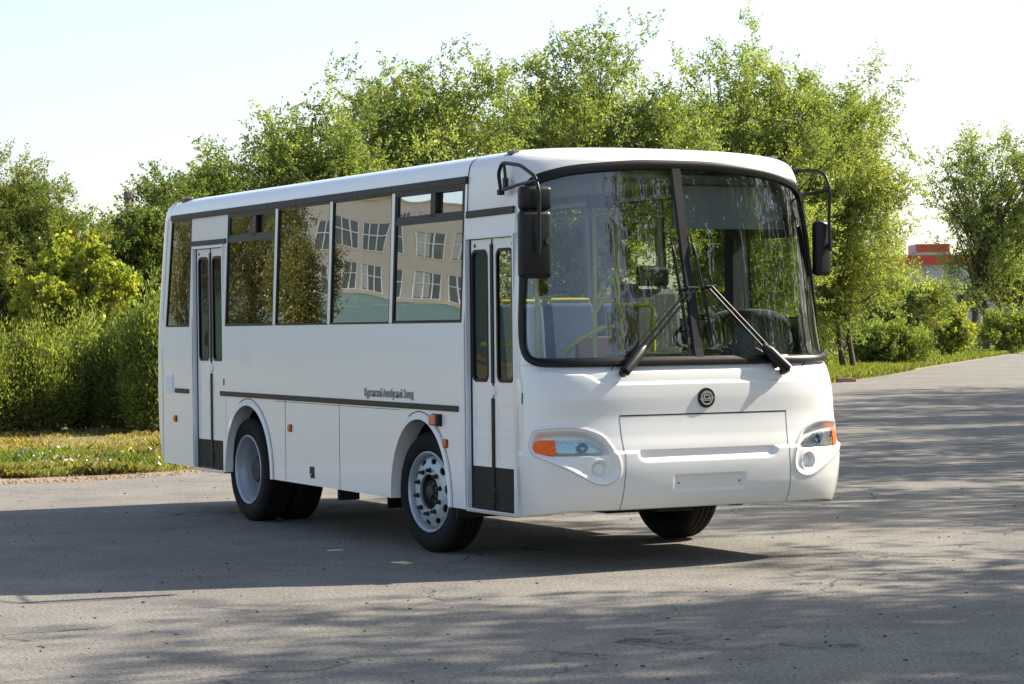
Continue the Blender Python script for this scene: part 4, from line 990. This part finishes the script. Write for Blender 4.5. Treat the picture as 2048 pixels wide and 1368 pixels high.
def crown_leaves(ells, nclump, twigs, perleaf, tl, ln, wd, pal, seed, up=.35, shell=.45, droop=0, lobes=1):
    r = np.random.default_rng(seed); E_ = np.array(ells, float)
    vol = E_[:, 3]*E_[:, 4]*E_[:, 5]; pick = r.choice(len(E_), nclump, p=vol/vol.sum())
    dr = r.normal(size=(nclump, 3)); dr /= np.linalg.norm(dr, axis=1, keepdims=True)
    rad = (shell+(1-shell)*r.random(nclump)**.6)*np.where(r.random(nclump) < .12, 1.0+.22*r.random(nclump), 1)
    C_ = E_[pick, :3]+dr*rad[:, None]*E_[pick, 3:]; pal = np.array(pal)
    if lobes > 1:                      # clumps gather in puffs along the limbs
        nl = max(8, nclump//lobes); nc = nl*5
        pc = np.concatenate([np.arange(len(E_)), r.choice(len(E_), nc, p=(vol**.67)/(vol**.67).sum())])
        q = r.normal(size=(len(pc), 3)); q /= np.linalg.norm(q, axis=1, keepdims=True); Q = E_[pc, :3]+q*(.35+.6*r.random(len(pc))**.7)[:, None]*E_[pc, 3:]
        ch = [0]; dm = np.linalg.norm(Q-Q[0], axis=1)
        for _ in range(nl-1):          # spread the puffs evenly through the crown
            i = int(np.argmax(dm*(.75+.5*r.random(len(Q))))); ch.append(i); dm = np.minimum(dm, np.linalg.norm(Q-Q[i], axis=1))
        C_ = Q[ch]; dr = q[ch]; own = r.integers(nl, size=nclump)
        C_ = C_[own]+r.normal(size=(nclump, 3))*np.array([1, 1, .8])*tl*1.0; dr = dr[own]*.6+r.normal(size=(nclump, 3))*.5; dr /= np.linalg.norm(dr, axis=1, keepdims=True)
    ccol = pal[r.integers(len(pal), size=nclump)]*(.8+.4*r.random((nclump, 1)))
    n = nclump*twigs; cc = np.repeat(C_, twigs, 0); dd = np.repeat(dr, twigs, 0)
    td = r.normal(size=(n, 3))*.75+dd*.7; td[:, 2] += up-droop; td /= np.linalg.norm(td, axis=1, keepdims=True)
    tlen = tl*(.5+.8*r.random(n)); st = cc+r.normal(size=(n, 3))*tl*.28
    m_ = n*perleaf; t = np.tile(np.linspace(.1, 1, perleaf), n)+r.normal(size=m_)*.03
    P = np.repeat(st, perleaf, 0)+np.repeat(td*tlen[:, None], perleaf, 0)*t[:, None]; P[:, 2] -= droop*.6*(t**2)*np.repeat(tlen, perleaf)
    P += r.normal(size=(m_, 3))*ln*.45
    ld = np.repeat(td, perleaf, 0)+r.normal(size=(m_, 3))*.8
    col = np.repeat(np.repeat(ccol, twigs, 0), perleaf, 0)*(.8+.4*r.random((m_, 1))); col[:, 0] *= (.85+.4*r.random(m_))
    keep = P[:, 2] > .02
    V, F, K = leaves(P[keep], ld[keep], ln, wd, col[keep], r)
    return C_, V, F, K
def limb_mesh(base, C_, r0, seed, frac=.55, nlimb=150, multi=1, top=None):
    r = np.random.default_rng(seed); m = MB(); base = np.array(base, float)
    ctr = C_.mean(0); H = C_[:, 2].max() if top is None else top
    stems = []
    for k in range(multi):
        off = r.normal(size=2)*r0*1.5*(multi > 1); tp = np.array([ctr[0]+r.normal()*.6*(multi > 1)*1.5, ctr[1]+r.normal()*.6*(multi > 1), base[2]+(H-base[2])*.86])
        b = base+[off[0], off[1], 0]; P = []
        for t in np.linspace(0, 1, 11):
            p = b*(1-t)+tp*t; p = p+np.array([math.sin(t*5+k+seed)*.035*H*.5, math.cos(t*4+k*2+seed)*.035*H*.5, 0])*(t*(1-t)*4)**.5; p[2] = b[2]+(tp[2]-b[2])*t; P.append(p)
        P = np.array(P); P[0, 2] = base[2]-.05; rr = [r0*(1-.85*t)*(1.25 if t == 0 else 1) for t in np.linspace(0, 1, 11)]; m.tube([tuple(p) for p in P], rr, 9); stems.append((P, rr))
    idx = r.choice(len(C_), min(nlimb, len(C_)), replace=False)
    for i in idx:
        c = C_[i]; P, rr = stems[r.integers(len(stems))]
        zt = base[2]+(c[2]-base[2])*(.35+.35*r.random()); j = int(np.clip(np.searchsorted(P[:, 2], zt), 1, 9)); a = P[j]
        if np.linalg.norm(c-a) < .4: continue
        mid = a*.55+c*.45; mid[2] += .10*np.linalg.norm(c-a)*(r.random()-.15); mid[:2] += r.normal(size=2)*.06*np.linalg.norm(c-a)
        q = [a*(1-t)**2+mid*2*t*(1-t)+c*t*t for t in np.linspace(0, 1, 6)]
        ra = min(rr[j]*.5, .012+.010*np.linalg.norm(c-a)); m.tube([tuple(p) for p in q], [ra*(1-.8*t) for t in np.linspace(0, 1, 6)], 5, cap=False)
    return m
def tree(name, label, cat, px, D, ells, pal, seed, nclump=200, twigs=10, perleaf=14, tl=.8, ln=.16, wd=.075, r0=.16, group=None, base_px=None, multi=1, up=.35, shell=.45, droop=0, squash=.8, base=None, fill=2.1):
    b = base if base is not None else tuple(on_ground(base_px if base_px is not None else px, D))
    E_ = []
    for e in ells:
        if len(e) == 4: x, y, rx, ry = e; dd = 0
        else: x, y, rx, ry, dd = e
        c = at(x, y, D+dd); k = (D+dd)/FPX; sh_ = .42*tl/k; rx = max(rx-sh_, rx*.45); ry = max(ry-sh_, ry*.45)
        E_.append((c[0], c[1], max(c[2], .3), rx*k, rx*k*squash, ry*k))
    C_, V, F, K = crown_leaves(E_, int(nclump*fill), twigs, int(perleaf*1.6), tl*.62, ln*.60, wd*.66, pal, seed, up*.7, shell, droop, 8)
    o = empty(name, b, label, cat, group)
    V = V-np.array(b)
    np_mesh('crown', V, F, M_leaf, o, col=K)
    lm = limb_mesh(b, C_, r0, seed, multi=multi); lm.v = [(x-b[0], y-b[1], z-b[2]) for x, y, z in lm.v]
    lm.build('trunk', M_bark, o, smooth=True, fix=False)
    return o
TG = 'trees beyond the yard'
tree('elm_tree', 'low broad elm just over the middle of the bus roof, leftmost of the tall elms', 'tree', 620, 60, [(640, 315, 85, 70), (570, 345, 75, 60), (700, 300, 75, 75), (630, 440, 150, 110), (520, 380, 40, 40)], G_ELM+[G_DARK[1]], 11, 192, 10, 14, 0.94, .15, .07, base_px=640, group=TG)
tree('elm_tree', 'round-topped elm above the rear of the front door, second tall elm from the left', 'tree', 830, 66, [(795, 240, 85, 75), (895, 215, 80, 70), (840, 310, 150, 90), (745, 235, 60, 65), (960, 260, 70, 90), (840, 480, 170, 130), (955, 190, 40, 55)], G_ELM+[G_DARK[1]], 12, 244, 10, 14, 1.00, .16, .075, base_px=850, group=TG)
tree('elm_tree', 'tallest elm with a double top standing behind the front end of the bus', 'tree', 1140, 72, [(1150, 125, 80, 75), (1140, 190, 90, 80), (1065, 190, 80, 95), (1240, 125, 40, 60), (1250, 230, 85, 90), (1140, 290, 190, 110), (1020, 260, 60, 80), (1330, 240, 75, 95), (1150, 500, 180, 150), (1340, 380, 110, 110)], G_ELM+[G_ELM[1]], 13, 318, 10, 14, 1.00, .16, .075, base_px=1160, group=TG, r0=.2)
tree('elm_tree', 'wide airy elm with a spiky top behind the right half of the windscreen', 'tree', 1480, 80, [(1480, 165, 70, 65), (1510, 120, 30, 35), (1410, 225, 75, 80), (1560, 215, 90, 80), (1370, 290, 70, 80), (1480, 320, 180, 110), (1620, 230, 60, 60), (1480, 520, 170, 150)], G_ELM+[G_ELM[1]], 14, 318, 10, 14, 1.06, .17, .075, base_px=1480, group=TG, r0=.2, up=.6)
tree('elm_tree', 'big bright elm right of the bus with branches reaching over the verge', 'tree', 1690, 86, [(1690, 260, 95, 85), (1650, 390, 140, 110), (1725, 350, 70, 100), (1730, 295, 50, 65), (1590, 300, 80, 90), (1700, 520, 115, 100), (1770, 550, 50, 40, -1), (1750, 460, 50, 55), (1650, 620, 80, 60)], [G_ELM[1], G_ELM[1], G_ELM[0], G_OLIVE[1]], 15, 355, 10, 14, 1.12, .17, .075, base_px=1700, group=TG, r0=.10, multi=2, up=.45)
tree('young_tree', 'small elm poking up behind the rear part of the bus roof', 'tree', 420, 58, [(415, 350, 36, 42), (455, 355, 22, 40), (410, 430, 60, 70)], G_ELM+G_DARK, 16, 110, 9, 12, .6, .13, .06, base_px=420, group=TG, up=.7)
tree('young_tree', 'dark round-headed tree just left of the rear roof corner of the bus', 'tree', 335, 56, [(335, 395, 42, 38), (330, 470, 60, 60), (350, 580, 60, 90)], G_DARK+[G_ELM[2]], 17, 110, 10, 13, .6, .13, .06, base_px=330, group=TG)
tree('dark_tree', 'dark dense tree between the yellow maple and the back of the bus', 'tree', 265, 52, [(275, 490, 45, 50), (222, 530, 50, 55), (310, 480, 40, 60), (255, 570, 70, 60)], G_DARK, 18, 170, 11, 14, .55, .13, .06, base_px=260, group=TG)
tree('willow_tree', 'large olive green feathery tree at the left edge above the hedge', 'tree', 50, 50, [(70, 450, 75, 70), (-10, 410, 60, 55), (40, 520, 140, 80), (120, 430, 35, 40), (150, 500, 50, 50), (-60, 480, 80, 90), (40, 610, 150, 60)], [G_OLIVE[0], G_OLIVE[2], G_DARK[1], G_DARK[0]], 19, 380, 12, 16, .6, .13, .04, base_px=60, group=TG, up=.6)
tree('maple_tree', 'small yellow-green maple standing behind the hedge', 'tree', 150, 46, [(105, 525, 30, 28), (180, 525, 30, 30), (130, 580, 70, 40), (210, 580, 38, 30), (150, 625, 85, 35)], G_YEL, 20, 110, 9, 12, .42, .13, .13, base_px=150, group=TG, up=.1)
tree('poplar_tree', 'leafy tree with a dark forked trunk by the road at the right edge', 'tree', 1955, 138, [(1955, 330, 80, 60), (2035, 310, 60, 55), (1900, 320, 30, 35), (1950, 420, 70, 70), (2030, 420, 60, 80), (1975, 520, 75, 75), (1890, 400, 22, 22), (2090, 380, 60, 110), (1900, 530, 40, 35), (1920, 600, 40, 40)], [G_ELM[0], G_ELM[2], G_DARK[1], G_ELM[1]], 21, 135, 9, 12, 1.40, .22, .12, base_px=1958, group=TG, r0=.22, multi=2)
tree('poplar_tree', 'hazy tree half cut off behind the forked trunk at the far right', 'tree', 2060, 165, [(2060, 470, 60, 80), (2030, 570, 60, 70), (2100, 560, 70, 90)], [G_ELM[0], G_OLIVE[1], (.16, .11, .05)], 22, 120, 10, 12, 1.3, .28, .15, base_px=2060, group=TG, r0=.25)
SG = 'shrubs along the verge'
tree('yellow_bush', 'yellow-green bush left of the forked trunk at the right road edge', 'bush', 1885, 118, [(1885, 650, 50, 35), (1860, 670, 40, 28), (1910, 680, 35, 25), (1875, 625, 18, 20)], G_YEL[2:]+[G_ELM[1], G_YEL[0]], 23, 70, 9, 12, .7, .20, .13, r0=.05, group=SG, up=.5)
tree('green_bush', 'dark green bush at the end of the grass strip right of the bus', 'bush', 1775, 96, [(1775, 690, 70, 32), (1730, 700, 40, 22), (1820, 690, 35, 28)], G_DARK+[G_ELM[0]], 24, 80, 9, 12, .6, .17, .08, r0=.05, group=SG, up=.5)
tree('yellow_bush', 'low yellowish bush right of the forked trunk beside the road', 'bush', 2000, 132, [(2000, 665, 40, 30), (2035, 660, 40, 32)], G_YEL[2:]+[G_ELM[1]], 25, 50, 9, 12, .8, .22, .13, r0=.05, group=SG, up=.5)
tree('tall_bush', 'tall loose bush filling the gap below the big bright elm', 'bush', 1830, 108, [(1845, 600, 50, 45), (1880, 590, 35, 35), (1800, 640, 55, 50), (1755, 620, 40, 50)], G_ELM+[G_OLIVE[1]], 26, 90, 9, 12, .8, .19, .09, r0=.06, group=SG, up=.5)
for i, (px, D, w_, h_, lab) in enumerate([(1430, 88, 90, 70, 'hidden low shrub behind the right windscreen pane'), (1250, 84, 90, 70, 'low shrub seen through the left windscreen pane'), (1050, 76, 90, 80, 'shrub glimpsed through the front door glass'), (880, 70, 90, 80, 'shrub glimpsed through the frontmost side window'), (730, 66, 80, 80, 'shrub glimpsed through the window behind the middle post'), (580, 62, 80, 80, 'shrub glimpsed through the second window from the back'), (450, 58, 80, 80, 'shrub glimpsed beside the rear door'), (1620, 92, 70, 60, 'pale green shrub right against the front corner of the bus')]):
    tree('roadside_shrub', lab, 'bush', px, D, [(px, 665, w_, h_*.6), (px+30, 640, w_*.6, h_*.5), (px-40, 690, w_*.6, h_*.3)], G_ELM+[G_OLIVE[0]], 40+i, 90, 9, 12, .7, .17, .085, r0=.05, group=SG, up=.5)

# hedge of feathery shrubs at the left
HG = 'feathery shrubs of the left hedge'
def hedge_shrub(label, px, D, topy, w_px, seed, pal, dens=1.0):
    b = np.array(on_ground(px, D)); k = D/FPX; r = np.random.default_rng(seed); top = at(px, topy, D)[2]; R_ = w_px*k
    ns = int(420*dens); V_, F_, K_ = [], [], []
    ang = r.random(ns)*6.283; rad = R_*np.sqrt(r.random(ns))*.95; lean = rad/R_
    h = top*(1-.45*lean**2)*(.5+.5*r.random(ns))*np.where(r.random(ns) < .10, 1.22, 1); st = np.stack([b[0]+rad*np.cos(ang)*.45, b[1]+rad*np.sin(ang)*.45, np.zeros(ns)], 1)
    tp = np.stack([b[0]+rad*np.cos(ang)*1.1, b[1]+rad*np.sin(ang)*1.1, h], 1)
    bm_ = MB()
    for i in range(0, ns, 6): bm_.tube([tuple(st[i]-b), tuple((st[i]*.6+tp[i]*.4+[0, 0, h[i]*.12])-b), tuple(tp[i]*.9+st[i]*.1-b)], [.018, .012, .004], 4, cap=False)
    nl = 120; t = .12+.9*r.random((ns, nl))**.75; t = t[..., None]
    P = st[:, None]*(1-t)+tp[:, None]*t; P[..., 2] += (h[:, None]*.12*4*(t[..., 0]*(1-t[..., 0]))).clip(-1, 1)
    spr = (.17-.10*t); side = r.normal(size=(ns, nl, 3))*spr; P = (P+side).reshape(-1, 3)
    d = (tp-st)[:, None]*.35+side*3.5+r.normal(size=(ns, nl, 3))*.25; d[..., 2] += .35; d = d.reshape(-1, 3)
    pal = np.array(pal); c = np.repeat(pal[r.integers(len(pal), size=ns)]*(.65+.6*r.random((ns, 1))), nl, 0)*(.8+.4*r.random((ns*nl, 1)))
    keep = P[:, 2] > .03; V, F, K = leaves(P[keep], d[keep], .075, .026, c[keep], r, 1)
    o = empty('tamarisk_shrub', b, label, 'shrub', HG); np_mesh('crown', V-b, F, M_leaf, o, col=K); bm_.build('trunk', M_bark, o, fix=False)
hedge_shrub('feathery green shrub cut by the left edge of the photo', -30, 40.5, 660, 95, 61, G_TAM)
for i_, px_ in enumerate((-250, -140)):
    hedge_shrub(['outermost feathery shrub beyond the left edge of the view', 'feathery shrub just beyond the left edge of the view'][i_], px_, 40.5, 655, 95, 70+i_, G_TAM, .9)
hedge_shrub('broad feathery shrub below the olive willow-like tree', 75, 41, 645, 95, 62, G_TAM+[G_OLIVE[1]])
hedge_shrub('bulging feathery shrub in front of the yellow maple', 165, 42, 650, 80, 63, G_TAM)
hedge_shrub('dark shrub against the rear corner of the bus with tall loose tips', 250, 41.3, 640, 70, 64, [G_DARK[1], G_DARK[2], G_TAM[2]], 1.15)
hedge_shrub('tallest shrub of the hedge half hidden by the back of the bus', 305, 40.5, 585, 60, 65, [G_TAM[0], G_TAM[2], G_DARK[1]], 1.0)
hedge_shrub('shrub behind the rear of the bus mostly hidden by it', 400, 43, 640, 100, 66, G_TAM, .8)

# ---- grass, weeds and flowers
def blades(pts, h, wd, pal, seed, lean=.35):
    r = np.random.default_rng(seed); n = len(pts); a = r.random(n)*6.283; l_ = lean*r.random(n)*h; hh = h*(.5+.8*r.random(n))
    s_ = np.stack([np.cos(a), np.sin(a), np.zeros(n)], 1); d = np.stack([-np.sin(a), np.cos(a), np.zeros(n)], 1)
    W_ = (wd*(.6+.8*r.random(n)))[:, None]; p = pts; mid = p+d*(l_*.35)[:, None]; mid[:, 2] += hh*.6; tip = p+d*l_[:, None]*1.3; tip[:, 2] += hh
    V = np.stack([p-s_*W_*.5, p+s_*W_*.5, mid+s_*W_*.4, tip, mid-s_*W_*.4], 1).reshape(-1, 3); F = np.arange(5*n).reshape(n, 5)
    pal = np.array(pal); c = pal[r.integers(len(pal), size=n)]*(.7+.6*r.random((n, 1))); return V, F, np.repeat(c, 5, 0)
r = np.random.default_rng(5)
def patch_noise(x, y, f, s): return np.array([mnoise.noise(Vector((a*f, b*f, s))) for a, b in zip(x, y)])
n = 210000; px = -320+740*r.random(n); D = 28.0+13.5*r.random(n)**1.35
k = D/FPX; X = CP[0]+FW[0]*D+RT[0]*(px-1024)*k; Y = CP[1]+FW[1]*D+RT[1]*(px-1024)*k
ex = np.interp(Y, [-6, -1.61, .23, 1.54, 5.1, 15], [-9.6, -9.96, -10.19, -10.99, -14, -24]); dist = ex-X
pn = patch_noise(X, Y, .45, 2.2); pn2 = patch_noise(X, Y, 1.6, 7.7)
keep = (dist > 1.0+pn*.9) & (r.random(n) < np.clip(.22+1.8*pn2+.75*np.exp(-((dist-3.0)/2.2)**2), .10, 1)); keep &= ~((dist > 4.8) & (dist < 12) & (r.random(n) < .70))
P = np.stack([X, Y, np.full(n, -.03)], 1)[keep]; dk = dist[keep]; hgt = np.where(dk < 4.8, .095, .05)*(1+.5*pn[keep])*(1+.6*(pn2[keep] > .25))
G_GRASS = [(.17, .215, .05), (.21, .25, .06), (.27, .27, .09), (.36, .30, .15), (.13, .17, .045)]
G_DRY = [(.42, .31, .16), (.36, .28, .13), (.27, .26, .08)]
dry = ((dk > 5.0) & (r.random(len(dk)) < .93)) | (r.random(len(dk)) < .16)
V1, F1, K1 = blades(P[~dry], hgt[~dry], .008, G_GRASS, 1, .6); V2, F2, K2 = blades(P[dry], hgt[dry], .012, G_DRY, 2, .9)
tag(np_mesh('grass', np.concatenate([V1, V2]), np.concatenate([F1, F2+len(V1)]), M_grassb, col=np.concatenate([K1, K2])), kind='stuff')
# right hand grass strip
n = 60000; t = r.random(n); bx = -30-24*t; by = np.interp(-bx, [24, 40.5, 47.4, 56.9, 88.4], [15.5, 32.1, 39.2, 48.3, 79.7]); off = .3+7*r.random(n)
P = np.stack([bx-off*.72, by-off*.69*1.0, np.full(n, -.03)], 1)
P[:, 0] = bx-off*.70; P[:, 1] = by-off*.0
V, F, K = blades(P, .22*(.6+.6*r.random(n)), .028, G_GRASS[:3]+[(.19, .20, .05)], 3, .6)
tag(np_mesh('roadside_grass', V, F, M_grassb, col=K), kind='stuff')
n = 45000; t = r.random(n); bx = -52-45*t; by = np.interp(-bx, [24, 40.5, 47.4, 56.9, 88.4, 135], [15.5, 32.1, 39.2, 48.3, 79.7, 125]); off = .8+16*r.random(n)**1.3
P = np.stack([bx-off*.70, by, np.full(n, -.03)], 1); V, F, K = blades(P, 0.20*(.5+.7*r.random(n)), .05, G_GRASS[:3]+G_DARK, 13, .6)
tag(np_mesh('dry_grass', V, F, M_grassb, col=K), kind='stuff')
# clumps of taller weeds
r = np.random.default_rng(8); pts = []
for _ in range(26):
    c = on_ground(-40+400*r.random(), 29.8+3.2*r.random()); m_ = r.integers(60, 200); pts.append(c+np.concatenate([r.normal(size=(m_, 2))*(.16+.2*r.random()), np.full((m_, 1), -.03)], 1))
P = np.concatenate(pts); ex = np.interp(P[:, 1], [-6, -1.61, .23, 1.54, 5.1, 15], [-9.6, -9.96, -10.19, -10.99, -14, -24]); P = P[ex-P[:, 0] > .9]
V, F, K = blades(P, np.full(len(P), .15), .012, G_GRASS[:2]+[(.10, .17, .05)], 9, .8)
tag(np_mesh('weeds', V, F, M_grassb, col=K), kind='stuff')
m, nn_, ll_, p_ = new_mat('petal'); p_.inputs['Base Color'].default_value = (.72, .62, .66, 1)
r = np.random.default_rng(6); n = 420; px = 20+300*r.random(n); D = 28.6+3.6*r.random(n)**1.3; k = D/FPX
P = np.stack([CP[0]+FW[0]*D+RT[0]*(px-1024)*k, CP[1]+FW[1]*D+RT[1]*(px-1024)*k, .04+.13*r.random(n)], 1)
keep = (patch_noise(P[:, 0], P[:, 1], .9, 3.1) > -.12); P = P[keep]
dd = r.normal(size=(len(P), 3)); dd[:, 2] *= .3; V, F, K = leaves(P, dd, .036, .034, np.ones((len(P), 3)), r)
tag(np_mesh('wildflowers', V, F, m), kind='stuff')

# ---- odd things of the verge
cb = at(1692, 762, 70); m = MB(); m.box(-.28, .28, -.13, .13, 0, .13); m.box(-.10, .2, -.10, .10, .13, .16)
o = m.build('concrete_block', pm('red_brown_concrete', (.36, .20, .15), .9, var=.3, vscale=8), bevel=.03); o.location = (cb[0], cb[1], -.02); o.rotation_euler = (0, R(4), R(60)); tag(o, 'reddish block of rubble lying on the grass strip right of the bus', 'rubble')
pb = on_ground(257, 53); po = empty('wooden_post', pb, 'old wooden post with a blunt top sticking up above the dark tree', 'post')
hgt_ = at(257, 384, 53)[2]; m = MB(); m.tube([(0, 0, -.05), (.02, 0, hgt_*.5), (0, .03, hgt_)], [.08, .075, .06], 9); m.build('post', pm('old_wood', (.22, .17, .13), .9, var=.3, vscale=5), po, smooth=True, angle=50)
m = MB(); m.box(-.085, .085, -.05, .11, hgt_-.16, hgt_+.02); m.build('cap', pm('post_cap', (.16, .13, .11), .9), po, bevel=.03)

# ---- red and grey building far behind the trees
def local_frame(o, pos, ang): o.location = pos; o.rotation_euler = (0, 0, ang)
bp = on_ground(1890, 185); bd = empty('workshop_building', (0, 0, 0), 'low grey building with a red band glimpsed between the trees at right', 'building')
fdir = -FW[:2]/np.linalg.norm(FW[:2]); local_frame(bd, (bp[0], bp[1], 0), math.atan2(fdir[1], fdir[0])-math.pi/2+math.pi)
zt = at(1890, 488, 185)[2]; zm_ = at(1890, 528, 185)[2]
M_gw = pm('grey_panel_wall', (.42, .42, .45), .8, var=.12, vscale=.5); M_red = pm('red_fascia', (.52, .055, .035), .6)
m = MB(); m.box(-9, 30, 0, 12, 0, zm_); m.build('wall', M_gw, bd)
m = MB(); m.box(-9.2, 30.2, -.3, 12.2, zm_, zm_+.7); m.box(-2.2, .3, -.35, .0, zm_+.95, zt); m.build('red_band', M_red, bd)
m = MB(); m.box(-2.3, .4, -.28, 3, zm_+.7, zt-.02); m.build('parapet', M_gw, bd)
M_win = pm('dark_window', (.04, .05, .06), .15)
for x in (-8, -5, -2, 1, 4, 7, 10, 14, 18):
    m = MB(); m.box(x, x+1.9, -.06, .02, 2.6, 4.4); f = m.build('window', M_win, bd); m = MB(); m.box(x+.9, x+1.0, -.09, -.061, 2.6, 4.4); m.box(x, x+1.9, -.09, -.062, 3.9, 3.98); m.build('frame', MAT['white_plastic'], f)
m = MB(); m.box(-4.6, -2.9, -.2, .0, 0, 2.2); m.build('door', pm('maroon_door', (.18, .04, .04), .6), bd)

# ================================================================== outside the frame: what the windows mirror and what shades the yard
# beige office block mirrored in the side windows
CM = np.array([CP[0], -2.5-CP[1], CP[2]])          # where the windows' mirror image of the viewpoint lies
def mir(px, py, D):                                  # a bearing as reflected by the right side of the bus
    d = FW*FPX+RT*(px-1024)-UP*(py-684); d = d*np.array([1, -1, 1]); return CM+d*(D/FPX)
pA = mir(590, 600, 148); pB = mir(930, 600, 155)
t2 = (pB-pA)[:2]; LEN = np.linalg.norm(t2); t2 /= LEN
ob = empty('office_building', (0, 0, 0), 'beige plastered building on a pale turquoise base, mirrored in the side windows of the bus', 'building')
ob.location = (pA[0], pA[1], 0); ang = math.atan2(t2[1], t2[0]); ob.rotation_euler = (0, 0, ang)
nrm_sign = 1 if (np.array([-t2[1], t2[0]])@(np.array([-2, -1.25])-pA[:2])) > 0 else -1   # side that faces the bus
M_be = pm('beige_plaster', (.60, .545, .475), .85, var=.10, vscale=.6); M_tq = pm('turquoise_base', (.30, .45, .44), .85, var=.12, vscale=.5)
M_pane = pm('office_pane', (.10, .12, .13), .12); M_cur = pm('curtain', (.50, .50, .47), .8, var=.3, vscale=3)
L0, L1 = -22, LEN+26; S = nrm_sign
def bb(m, x0, x1, y0, y1, z0, z1): m.box(x0, x1, min(S*y0, S*y1), max(S*y0, S*y1), z0, z1)
m = MB(); bb(m, L0, L1, -12, .12, 0, 8.2); m.build('plinth', M_tq, ob)
m = MB(); bb(m, L0, L1, -12, 0, 8.2, 14.9); bb(m, L0, L1, 0, .2, 8.2, 8.35); bb(m, L0, L1, -.3, .25, 14.9, 15.1); m.build('wall', M_be, ob)
rr_ = np.random.default_rng(4); x = L0+1
while x < L1-4:
    w_ = 2.5 if rr_.random() < .6 else 1.5
    for z0 in (1.6, 5.0, 8.5, 11.4):
        m = MB(); bb(m, x, x+w_, 0, .03, z0, z0+1.85); f = m.build('window', M_pane, ob)
        m = MB()
        for u in (0, .34, .67, 1.0): bb(m, x+u*w_-.05, x+u*w_+.05, .031, .09, z0, z0+1.85)
        bb(m, x, x+w_, .031, .085, z0+1.05, z0+1.12); bb(m, x, x+w_, .031, .08, z0-.03, z0+.03); m.build('frame', MAT['white_plastic'], f)
        if rr_.random() < .55: m = MB(); bb(m, x+.1, x+w_*(.3+.4*rr_.random()), .031, .036, z0+.1, z0+1.8); m.build('curtain', M_cur, f)
    x += w_+.55+.9*rr_.random()
# trees mirrored in the rear side windows
def free_tree(name, label, x, y, h, rad, pal, seed, n=160, ln=.2, wd=.10, tl=.9, low=.25, r0=.2, tw=9, pl=12, droop=0, sh=.35, multi=1, group=None):
    r = np.random.default_rng(seed); E_ = []
    for k in range(7):
        a = r.random()*6.28; q = rad*.45*r.random()**.5; zz = h*(low+(1-low)*(.15+.7*r.random())); E_.append((x+q*math.cos(a), y+q*math.sin(a), zz, rad*(.45+.3*r.random()), rad*(.45+.3*r.random()), h*(1-low)*(.18+.14*r.random())))
    C_, V, F, K = crown_leaves(E_, n, tw, pl, tl*(.8 if group and 'yard' in group else 1), ln, wd, pal, seed, .25, sh, droop, 6 if group and 'yard' in group else 1)
    o = empty(name, (x, y, 0), label, 'tree', group); np_mesh('crown', V-np.array([x, y, 0]), F, M_leaf, o, col=K)
    lm = limb_mesh((x, y, 0), C_, r0, seed, nlimb=70, multi=multi); lm.v = [(a-x, b-y, c) for a, b, c in lm.v]; lm.build('trunk', M_bark, o, smooth=True, fix=False); return o
G_REF = [(.10, .105, .035), (.13, .12, .045), (.07, .08, .03)]
for (px_, D_, h_, rd_, lab) in ((385, 108, 16, 3.4, 'olive tree mirrored in the rearmost side window of the bus'), (495, 112, 15, 2.6, 'tree mirrored in the window behind the rear door'), (590, 105, 8.6, 1.0, 'brownish tree mirrored in the third window from the back')):
    p = mir(px_, 640, D_); free_tree('yard_tree', lab, float(p[0]), float(p[1]), h_, rd_, G_REF, int(px_), 240, .14, .08, group='trees mirrored in the side windows')
# row of light elms on the right, outside the frame: their shade dapples the yard and their branches show in the windscreen
for i, (x, y, h, rd, n_, lab) in enumerate([(13.5, 11.5, 12, 4.0, 90, 'nearest elm of the row that dapples the asphalt'), (8.3, 13.6, 13, 3.8, 100, 'second elm of the row that dapples the asphalt'), (-.5, 17.5, 12.5, 4.2, 130, 'third elm of the row that dapples the asphalt'), (-8, 25, 13, 4.4, 130, 'fourth elm of the row that dapples the asphalt'), (-17, 33, 13, 4.6, 130, 'fifth elm of the row that dapples the asphalt'), (-28, 43, 13, 4.8, 130, 'sixth elm of the row that dapples the asphalt'), (21.5, 11.5, 14, 4.0, 75, 'tall drooping elm mirrored in the windscreen'), (29, 16, 15, 4.5, 80, 'far drooping elm mirrored in the windscreen'), (7.4, 10.4, 15.5, 2.9, 70, 'tall thin elm standing nearest to the front of the bus in the dappling row'), (11.0, 8.4, 12.5, 2.8, 50, 'low elm standing between the first two elms of the dappling row'), (-4.5, 20.5, 12, 3.6, 110, 'elm between the third and fourth of the dappling row'), (-12.5, 28.5, 12, 3.8, 110, 'elm between the fourth and fifth of the dappling row'), (-22, 37.5, 12, 4.0, 110, 'elm between the fifth and sixth of the dappling row')]):
    free_tree('shade_elm', lab, x, y, h, rd, G_DARK+G_ELM[:1], 80+i, int(n_*1.35), .17, .10, 1.1, .20, .2, 11, 11, .35 if i in (6, 7) else .1, .2, 1, 'elms along the right side of the yard')
